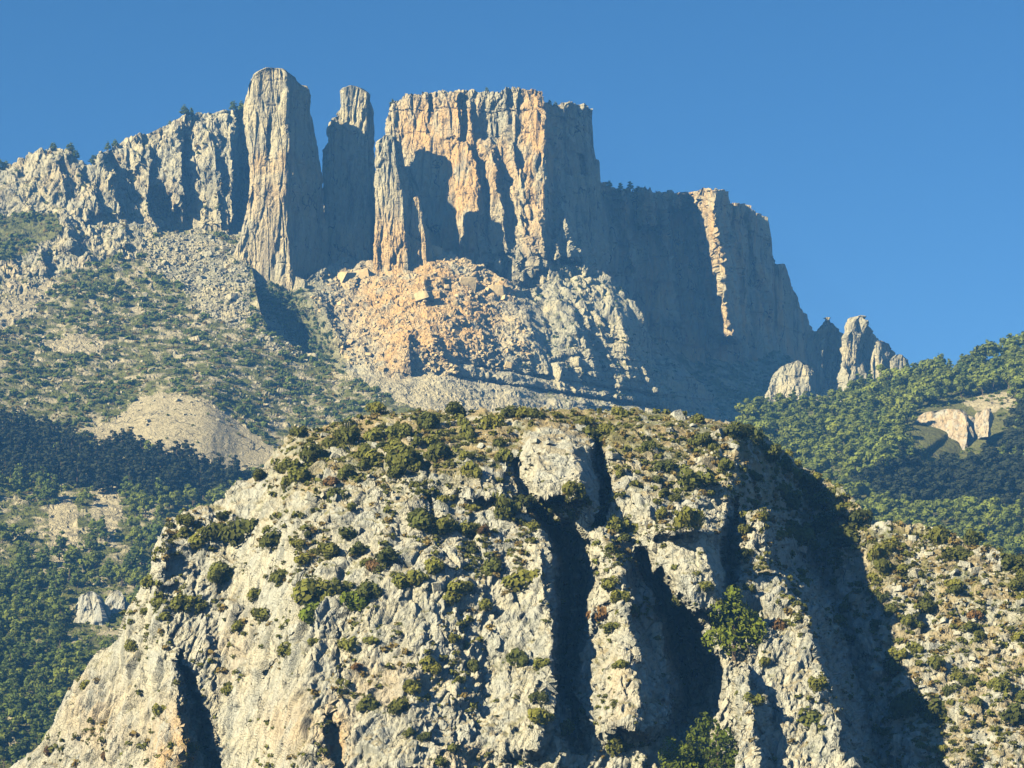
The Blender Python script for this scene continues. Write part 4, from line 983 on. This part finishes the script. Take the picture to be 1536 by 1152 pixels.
def plant(sheet, n, box, dens, seed, space, hpx, key, lst, label, group, tries=None, wide=1.0):
    sp_ = scatter(sheet, n, box, dens, seed, tries or n * 60, space); q, nn, ins = sheet.at(sp_[:, 0], sp_[:, 1])
    for i in range(len(sp_)):
        h = rr.uniform(*hpx) * pxm(q[i, 1])
        hp = h / pxm(q[i, 1]); mid = (hpx[0] + hpx[1]) / 2
        x, y = sp_[i]
        spot = min(WOODS, key=lambda t: (t[0] - x) ** 2 + (t[1] - y) ** 2)[2]
        lst.append((hp, key, q[i], h, ('tall ' if hp > mid + 3 else 'short ' if hp < mid - 3 else '') + label + ' ' + spot, group, wide))
near_top = lambda X: np.interp(X, near.px, near.tp)
LSHADE = [(-60, 655), (60, 648), (150, 690), (196, 668), (212, 690), (300, 708), (355, 718), (372, 728), (345, 750), (230, 752), (100, 732), (-60, 718)]  # shaded forest band; its shade is put into the needle colour
RSHADE = [(1285, 740), (1330, 705), (1400, 672), (1480, 640), (1536, 618), (1620, 605), (1620, 765), (1536, 775), (1420, 765), (1350, 760)]  # shaded patch of the hill, painted by darkening the oaks' leaf colour
vis = lambda X, Y: Y < near_top(X) + 40
def open_ground(X, Y):                      # the patchy slope keeps bare lanes between its trees
    nz = fbm(np.stack([X / 22, Y / 40, X * 0 + 5.5], -1), 3, 59)
    return (np.exp(-(((X - 80) / 170) ** 2 + ((Y - 805) / 75) ** 2)) > 0.42) & (nz > -0.12)
fin_free = lambda X, Y: ~open_ground(X, Y) & ~inpoly(X, Y, [(92, 890), (200, 880), (205, 985), (150, 992), (92, 985)])
plant(hill, 130, (-70, 625, 375, 760), lambda X, Y: inpoly(X, Y, LSHADE) * 1.0 * vis(X, Y), 31, 11, (30, 46), 'dark', PINE, 'pine tinted with painted shade in the forest band', 'shade tinted pines below the scree', 12000, 1.25)
plant(hill, 120, (-70, 700, 260, 1150), lambda X, Y: (~inpoly(X, Y, LSHADE)) * vis(X, Y) * (0.12 + 0.88 * ss(820, 890, Y)) * fin_free(X, Y), 32, 15, (32, 50), 'pine', PINE, 'green pine of the lower forest', 'pines of the lower forest', 12000, 1.2)
plant(hill, 230, (-70, 690, 420, 1150), lambda X, Y: (~inpoly(X, Y, LSHADE)) * vis(X, Y) * ~inpoly(X, Y, H_scree) * ~inpoly(X, Y, H_scree4) * ~inpoly(X, Y, H_scree5) * (0.9 - 0.78 * np.exp(-(((X - 90) / 150) ** 2 + ((Y - 800) / 65) ** 2))) * fin_free(X, Y), 33, 12, (16, 36), 'oak', OAK, 'rounded green oak of the lower forest', 'oaks of the lower forest', 16000, 1.1)
plant(fhill, 170, (1120, 495, 1640, 700), lambda X, Y: vis(X, Y) * ~inpoly(X, Y, [(1356, 652), (1380, 614), (1450, 600), (1520, 585), (1535, 625), (1500, 690), (1390, 712), (1362, 690)]) * np.clip(0.15 + 0.9 * (1 - ss(0, 50, Y - np.interp(X, [t[0] for t in F_top], [t[1] for t in F_top]) - 8)) + 0.6 * np.exp(-(((X - 1260) / 90) ** 2 + ((Y - 640) / 30) ** 2)), 0, 1), 34, 12, (20, 38), 'pine', PINE, 'dark green pine of the wooded hill', 'pines of the wooded hill', 16000, 1.3)
plant(fhill, 400, (1120, 500, 1640, 880), lambda X, Y: vis(X, Y) * (~inpoly(X, Y, RSHADE)) * ~inpoly(X, Y, [(1356, 652), (1380, 614), (1450, 600), (1520, 585), (1535, 625), (1500, 690), (1470, 705), (1390, 712), (1362, 690)]) * 0.9, 35, 12, (16, 38), 'oak', OAK, 'rounded yellowish green oak', 'oaks of the wooded hill', 24000, 1.2)
plant(fhill, 260, (1270, 600, 1640, 790), lambda X, Y: vis(X, Y) * inpoly(X, Y, RSHADE) * ~inpoly(X, Y, [(1380, 600), (1535, 585), (1510, 680), (1480, 700), (1380, 712)]), 36, 11, (18, 36), 'shadeoak', OAK, 'oak tinted with painted shade in the hollow', 'shade tinted oaks in the hollow', 20000, 1.3)
# trees on the skylines
for (sh, x, y, h) in [(hill, 275, 178, 16), (hill, 285, 174, 14), (hill, 350, 166, 16), (hill, 362, 168, 18), (hill, 80, 221, 14), (hill, 104, 230, 18), (hill, 112, 240, 14), (hill, 140, 246, 18), (hill, 160, 226, 12), (hill, 172, 222, 12), (hill, 5, 250, 16), (hill, -5, 258, 22),
                     (hill, 255, 190, 10), (butte, 588, 158, 10), (butte, 730, 139, 9), (butte, 826, 160, 12), (butte, 834, 160, 9), (wall, 920, 282, 14), (wall, 930, 284, 12), (wall, 945, 286, 14), (wall, 955, 287, 10), (hill, 45, 238, 10)]:
    q, nn, ins = sh.at(x, y)
    PINE.append((60, 'pine', q + np.array([0, 2.0, 0]), h * pxm(q[1]) * 1.2, 'small windswept pine on the very rim of the rock skyline', 'pines on the skyline', 1.5))
for lst, name in ((PINE, 'pine_tree'), (OAK, 'oak_tree')):
    lst.sort(key=lambda t: -t[0])
    for (s_, key, q, h, lab, grp, wd) in lst[:300]:
        add_tree(name, key, rnd.randrange(6), q - np.array([0, 0, 0.03 * h]), h, rnd.uniform(0, 6.28), lab, 'tree', grp, wd)
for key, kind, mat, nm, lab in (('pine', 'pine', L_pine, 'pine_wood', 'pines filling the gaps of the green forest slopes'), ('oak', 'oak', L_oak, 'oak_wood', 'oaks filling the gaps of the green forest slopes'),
                                ('dark', 'pine', L_shade_tint, 'shade_tinted_wood', 'pines tinted with painted shade filling the forest band'), ('shadeoak', 'oak', L_shade_tint, 'shade_tinted_oak_wood', 'oaks tinted with painted shade filling the hollow')):
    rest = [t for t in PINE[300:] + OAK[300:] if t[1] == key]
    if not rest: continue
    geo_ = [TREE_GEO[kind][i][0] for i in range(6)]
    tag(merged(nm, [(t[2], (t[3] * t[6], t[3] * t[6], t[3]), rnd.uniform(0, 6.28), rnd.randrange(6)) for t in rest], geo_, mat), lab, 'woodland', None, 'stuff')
# scrub on the far slopes
def hill_dens(X, Y):
    nz = fbm(np.stack([X / 45, Y / 30, X * 0], -1), 3, 51)
    rock = inpoly(X, Y, H_cliff) & ~inpoly(X, Y, H_green)
    sc = inpoly(X, Y, H_scree) | inpoly(X, Y, H_scree2) | inpoly(X, Y, H_scree3) | inpoly(X, Y, H_scree4) | inpoly(X, Y, H_scree5)
    return np.where(sc, 0.015, np.where(rock, 0.06, np.where(inpoly(X, Y, H_boul), 0.15, np.clip(0.42 + 1.7 * nz, 0.05, 1)))) * (Y < near_top(X) + 6)
SHRUB = [leaf_cloud(bush_lobes(240 + i), 110, 0.2, 260 + i, 0, 2.0) for i in range(6)]
it = tuft_items(hill, 1250, (-60, 215, 640, 760), lambda X, Y: np.clip(hill_dens(X, Y) - 0.3, 0, 1) ** 1.5, 94, 6.0, 13.0, 7.5, 90000)
tag(merged('hillside_shrubs', it, SHRUB, leaf_mat('leaves_hillside', (0.12, 0.165, 0.04), 0.35, 0.25)), 'green bushes crowding the slope under the rock pillars', 'scrub', None, 'stuff')
it = tuft_items(hill, 1700, (-20, 215, 640, 760), hill_dens, 91, 3.0, 6.0, 4.2, 90000)
tag(merged('hillside_scrub', it[900:], TUFT, leaf_mat('leaves_scrub', (0.14, 0.17, 0.042))), 'green scrub covering the slope under the rock pillars', 'scrub', None, 'stuff')
tag(merged('dry_hillside_scrub', it[:900], TUFT, leaf_mat('leaves_scrub_dry', (0.21, 0.17, 0.06))), 'yellowish scrub mixed into the slope under the rock pillars', 'scrub', None, 'stuff')
it = tuft_items(cone, 330, (370, 400, 1090, 640), lambda X, Y: np.where((X < 500) & (Y < 545) & (Y > 415 + (X - 380) * 0.45), 0.9, np.where(X > 790, 0.22, 0.01)), 93, 2.5, 5.0, 4, 16000)
it += tuft_items(cone, 120, (375, 425, 500, 545), lambda X, Y: (np.abs(X - (408 + (Y - 425) * 0.72)) < 34) * 0.9, 96, 5, 9, 7, 9000)
it += tuft_items(kslope, 330, (1040, 515, 1300, 640), lambda X, Y: 0 * X + 0.6, 95, 2.5, 6.0, 5, 9000)
tag(merged('shaded_scrub', it, TUFT, L_pine), 'dark scrub on the shaded ground under the cliffs', 'scrub', None, 'stuff')
it = tuft_items(fhill, 2000, (1100, 500, 1640, 900), lambda X, Y: vis(X, Y) * 0.8 * ~inpoly(X, Y, [(1362, 652), (1385, 614), (1450, 604), (1500, 600), (1500, 660), (1400, 690)]), 97, 3.5, 7.0, 4.5, 40000)
tag(merged('hill_undergrowth', it, TUFT, L_oak), 'undergrowth between the trees of the wooded hill', 'scrub', None, 'stuff')
it = tuft_items(hill, 900, (-30, 700, 400, 1150), lambda X, Y: vis(X, Y) * (0.8 - 0.7 * open_ground(X, Y)) * ~inpoly(X, Y, H_scree4) * ~inpoly(X, Y, H_scree5), 98, 3.5, 7.0, 7, 30000)
tag(merged('forest_undergrowth', it, TUFT, L_oak), 'undergrowth between the trees of the lower forest', 'scrub', None, 'stuff')

# ------------------------------------------------------------------ boulders
def hull_geo(seed, n=16, sq=(1, 1, 0.8)):
    r = random.Random(seed); bm = bmesh.new()
    for cx in (-1, 1):
        for cy in (-1, 1):
            for cz in (-1, 1):
                for t in range(3):
                    bm.verts.new((cx * r.uniform(0.45, 0.95) * sq[0], cy * r.uniform(0.45, 0.95) * sq[1], cz * r.uniform(0.45, 0.95) * sq[2]))
    bmesh.ops.convex_hull(bm, input=bm.verts)
    bmesh.ops.delete(bm, geom=[v for v in bm.verts if not v.link_faces], context='VERTS')
    bmesh.ops.triangulate(bm, faces=bm.faces)
    bm.verts.index_update()
    v = np.array([x.co for x in bm.verts]); f = np.array([[x.index for x in q.verts] for q in bm.faces]); bm.free()
    return v, f
HULLS = [hull_geo(300 + i, 14 + i % 4, (1, 0.9, 0.65 + 0.1 * (i % 4))) for i in range(8)]
M_bould_o = rock_mat('boulder_ochre', 14.0, (0.56, 0.44, 0.25), (0.53, 0.39, 0.21), (0.38, 0.29, 0.17), (0.58, 0.38, 0.17), (0.4, 0.3, 0.2), (0.1, 0.1, 0.05), 0.5)
HO = [stash('boulder', v, f, M_bould_o) for v, f in HULLS]; HG = [stash('boulder', v, f, M_far) for v, f in HULLS]
for (sh, x, y, r_, sc, mats, lab) in [(cone, 636, 444, 15, (1, 0.9, 0.75), HO, 'largest square ochre block in the middle of the rockfall cone'), (cone, 517, 392, 7, (1, 1, 0.8), HG, 'rounded grey boulder at the foot of the rock needle'), (cone, 522, 416, 16, (1, 1, 0.8), HO, 'broken ochre block under the rounded grey boulder'),
                                      (cone, 545, 414, 13, (1, 1, 0.8), HO, 'small tilted ochre block right of the broken block'), (cone, 520, 428, 10, (1, 1, 0.8), HO, 'little ochre block under the broken block'),
                                      (cone, 449, 432, 15, (0.7, 0.7, 1.5), HG, 'pointed grey block standing beside the foot of the tall pillar'), (cone, 650, 378, 13, (1, 1, 0.8), HO, 'ochre boulder at the very top of the rockfall cone'),
                                      (cone, 745, 438, 20, (0.7, 0.8, 1.3), HO, 'upright orange slab at the right margin of the rockfall cone'), (cone, 700, 424, 14, (1, 1, 0.9), HO, 'grey ochre block left of the upright orange slab'),
                                      (hill, 470, 533, 10, (0.8, 0.8, 1.1), HG, 'square grey block on the low crest above the scrub'), (hill, 390, 505, 9, (1.2, 1, 0.8), HG, 'white boulder on the low crest above the scrub'),
                                      (hill, 293, 510, 9, (1, 1, 0.8), HG, 'lone pale boulder in the scrub of the middle slope'), (hill, 272, 536, 13, (1, 1, 0.8), HG, 'pale rock knob in the scrub of the middle slope'), (hill, 176, 404, 8, (1, 1, 0.6), HG, 'small white boulder in the upper green slope')]:
    q, nn, ins = sh.at(x, y); R = r_ * pxm(q[1])
    add_mesh('boulder', mats[rnd.randrange(8)], q - np.array([0, 0, 0.15 * R]), (R * sc[0], R * sc[1], R * sc[2]), rnd.uniform(-0.6, 0.6), lab, 'boulder', None, (rnd.uniform(-0.25, 0.25), rnd.uniform(-0.3, 0.3)))
CONE = [(455, 440), (500, 400), (560, 400), (640, 378), (690, 390), (740, 420), (760, 450), (790, 500), (800, 540), (740, 560), (660, 560), (600, 560), (520, 545), (490, 480)]
STONES = [(640, 395, 'at the top of the cone'), (560, 410, 'under the rock needle'), (500, 430, 'beside the foot of the tall pillar'), (720, 420, 'under the orange butte'), (600, 460, 'high on the cone'), (680, 460, 'around the square ochre block'), (540, 490, 'on the flank over the shaded gully'),
          (620, 520, 'above the orange face'), (700, 520, 'low on the cone'), (560, 540, 'at the foot of the cone'), (760, 520, 'on the margin by the layered rock'), (250, 370, 'under the cliff'), (320, 390, 'in the upper block field'), (360, 450, 'on the edge of the shaded gully'), (300, 440, 'in the lower block field'),
          (430, 520, 'on the low crest'), (100, 450, 'beside the upper scree'), (100, 560, 'near the little scree'), (250, 500, 'below the block field'), (250, 580, 'above the pale scree'), (400, 600, 'beside the pale scree'), (520, 590, 'by the low crest')]
def boulders(sheet, n, nst, box, dens, seed, mats, mat, lab, group, stlab, stname, big=(4.5, 9)):
    sp_ = scatter(sheet, n, box, dens, seed, 30000, 9); q, nn, ins = sheet.at(sp_[:, 0], sp_[:, 1])
    for i in range(len(sp_)):
        R = rnd.uniform(*big) * pxm(q[i, 1])
        x, y = sp_[i]; rp = R / pxm(q[i, 1]); mid = sum(big) / 2
        spot = where(x, y) if sheet is near else min(STONES, key=lambda t: (t[0] - x) ** 2 + (t[1] - y) ** 2)[2]
        lab_ = ('big ' if rp > mid + 0.8 else 'small ' if rp < mid - 0.8 else '') + lab + ' ' + spot
        add_mesh('boulder', mats[rnd.randrange(8)], q[i], (R, R * rnd.uniform(0.7, 1), R * rnd.uniform(0.6, 1.0)), rnd.uniform(0, 6.28), lab_, 'boulder', group, (rnd.uniform(-0.4, 0.4), rnd.uniform(-0.4, 0.4)))
    sp_ = scatter(sheet, nst, box, dens, seed + 1, 60000, 2.5); q, nn, ins = sheet.at(sp_[:, 0], sp_[:, 1]); items = []
    for i in range(len(sp_)):
        R = rnd.uniform(1.2, 3.6) * pxm(q[i, 1])
        items.append((q[i], (R, R * rnd.uniform(0.7, 1), R * rnd.uniform(0.6, 1.0)), rnd.uniform(0, 6.28), rnd.randrange(8)))
    tag(merged(stname, items, HULLS, mat), stlab, 'rubble', None, 'stuff')
boulders(cone, 65, 850, (440, 375, 810, 565), lambda X, Y: inpoly(X, Y, CONE) * (0.4 + 0.6 * ss(-0.2, 0.2, fbm(np.stack([X / 30, Y / 30, X * 0], -1), 2, 9))), 111, HO, M_bould_o, 'angular ochre rockfall boulder', 'boulders of the rockfall', 'small ochre rubble of the rockfall cone', 'rockfall_rubble', (3.5, 7.5))
boulders(hill, 60, 900, (215, 350, 480, 545), lambda X, Y: np.where(inpoly(X, Y, H_boul) | inpoly(X, Y, [(375, 500), (400, 500), (470, 530), (480, 545), (400, 525)]), 0.8, 0.02), 121, HG, M_far, 'pale grey boulder', 'boulders of the block field', 'small pale rubble between the boulders of the block field', 'block_field_rubble', (4, 8))
boulders(hill, 30, 500, (20, 400, 600, 640), lambda X, Y: 0.3 + 0 * X, 131, HG, M_far, 'pale boulder half hidden in scrub', 'boulders in the scrub', 'small stones showing between the scrub of the middle slope', 'slope_stones', (3.5, 6))
def near_rock_dens(X, Y):
    dy = Y - top_of(X); return np.clip((1 - ss(60, 200, dy)) * 0.5 * ss(430, 480, X) + 0.25 * ss(1300, 1340, X) + 0.1 * (Y < 900), 0, 1)
boulders(near, 110, 1500, (230, 620, 1536, 1150), near_rock_dens, 141, [stash('boulder', v, f, M_near) for v, f in HULLS], M_near, 'weathered pale limestone block', 'blocks on the near crag', 'small limestone fragments strewn over the near crag', 'crag_rubble', (5, 11))

# ------------------------------------------------------------------ the air
def box_obj(name, x0, x1, y0, y1, z0, z1, mat):
    v = [(x, y, z) for x in (x0, x1) for y in (y0, y1) for z in (z0, z1)]
    f = [(0, 1, 3, 2), (4, 6, 7, 5), (0, 4, 5, 1), (2, 3, 7, 6), (0, 2, 6, 4), (1, 5, 7, 3)]
    return mesh_obj(name, v, f, mat)
mh = bpy.data.materials.new('air'); mh.use_nodes = True; nt = mh.node_tree
for n in list(nt.nodes): nt.nodes.remove(n)
o_ = nt.nodes.new('ShaderNodeOutputMaterial'); pv = nt.nodes.new('ShaderNodeVolumePrincipled')
pv.inputs['Color'].default_value = (0.13, 0.42, 1.0, 1); pv.inputs['Density'].default_value = 0.00015; pv.inputs['Anisotropy'].default_value = 0.0
nt.links.new(pv.outputs[0], o_.inputs['Volume'])
haze = box_obj('haze', -1900, 1900, -500, 3300, -45, 640, mh)
tag(haze, 'thin blue air between the viewer and the far cliffs', 'haze', None, 'stuff')
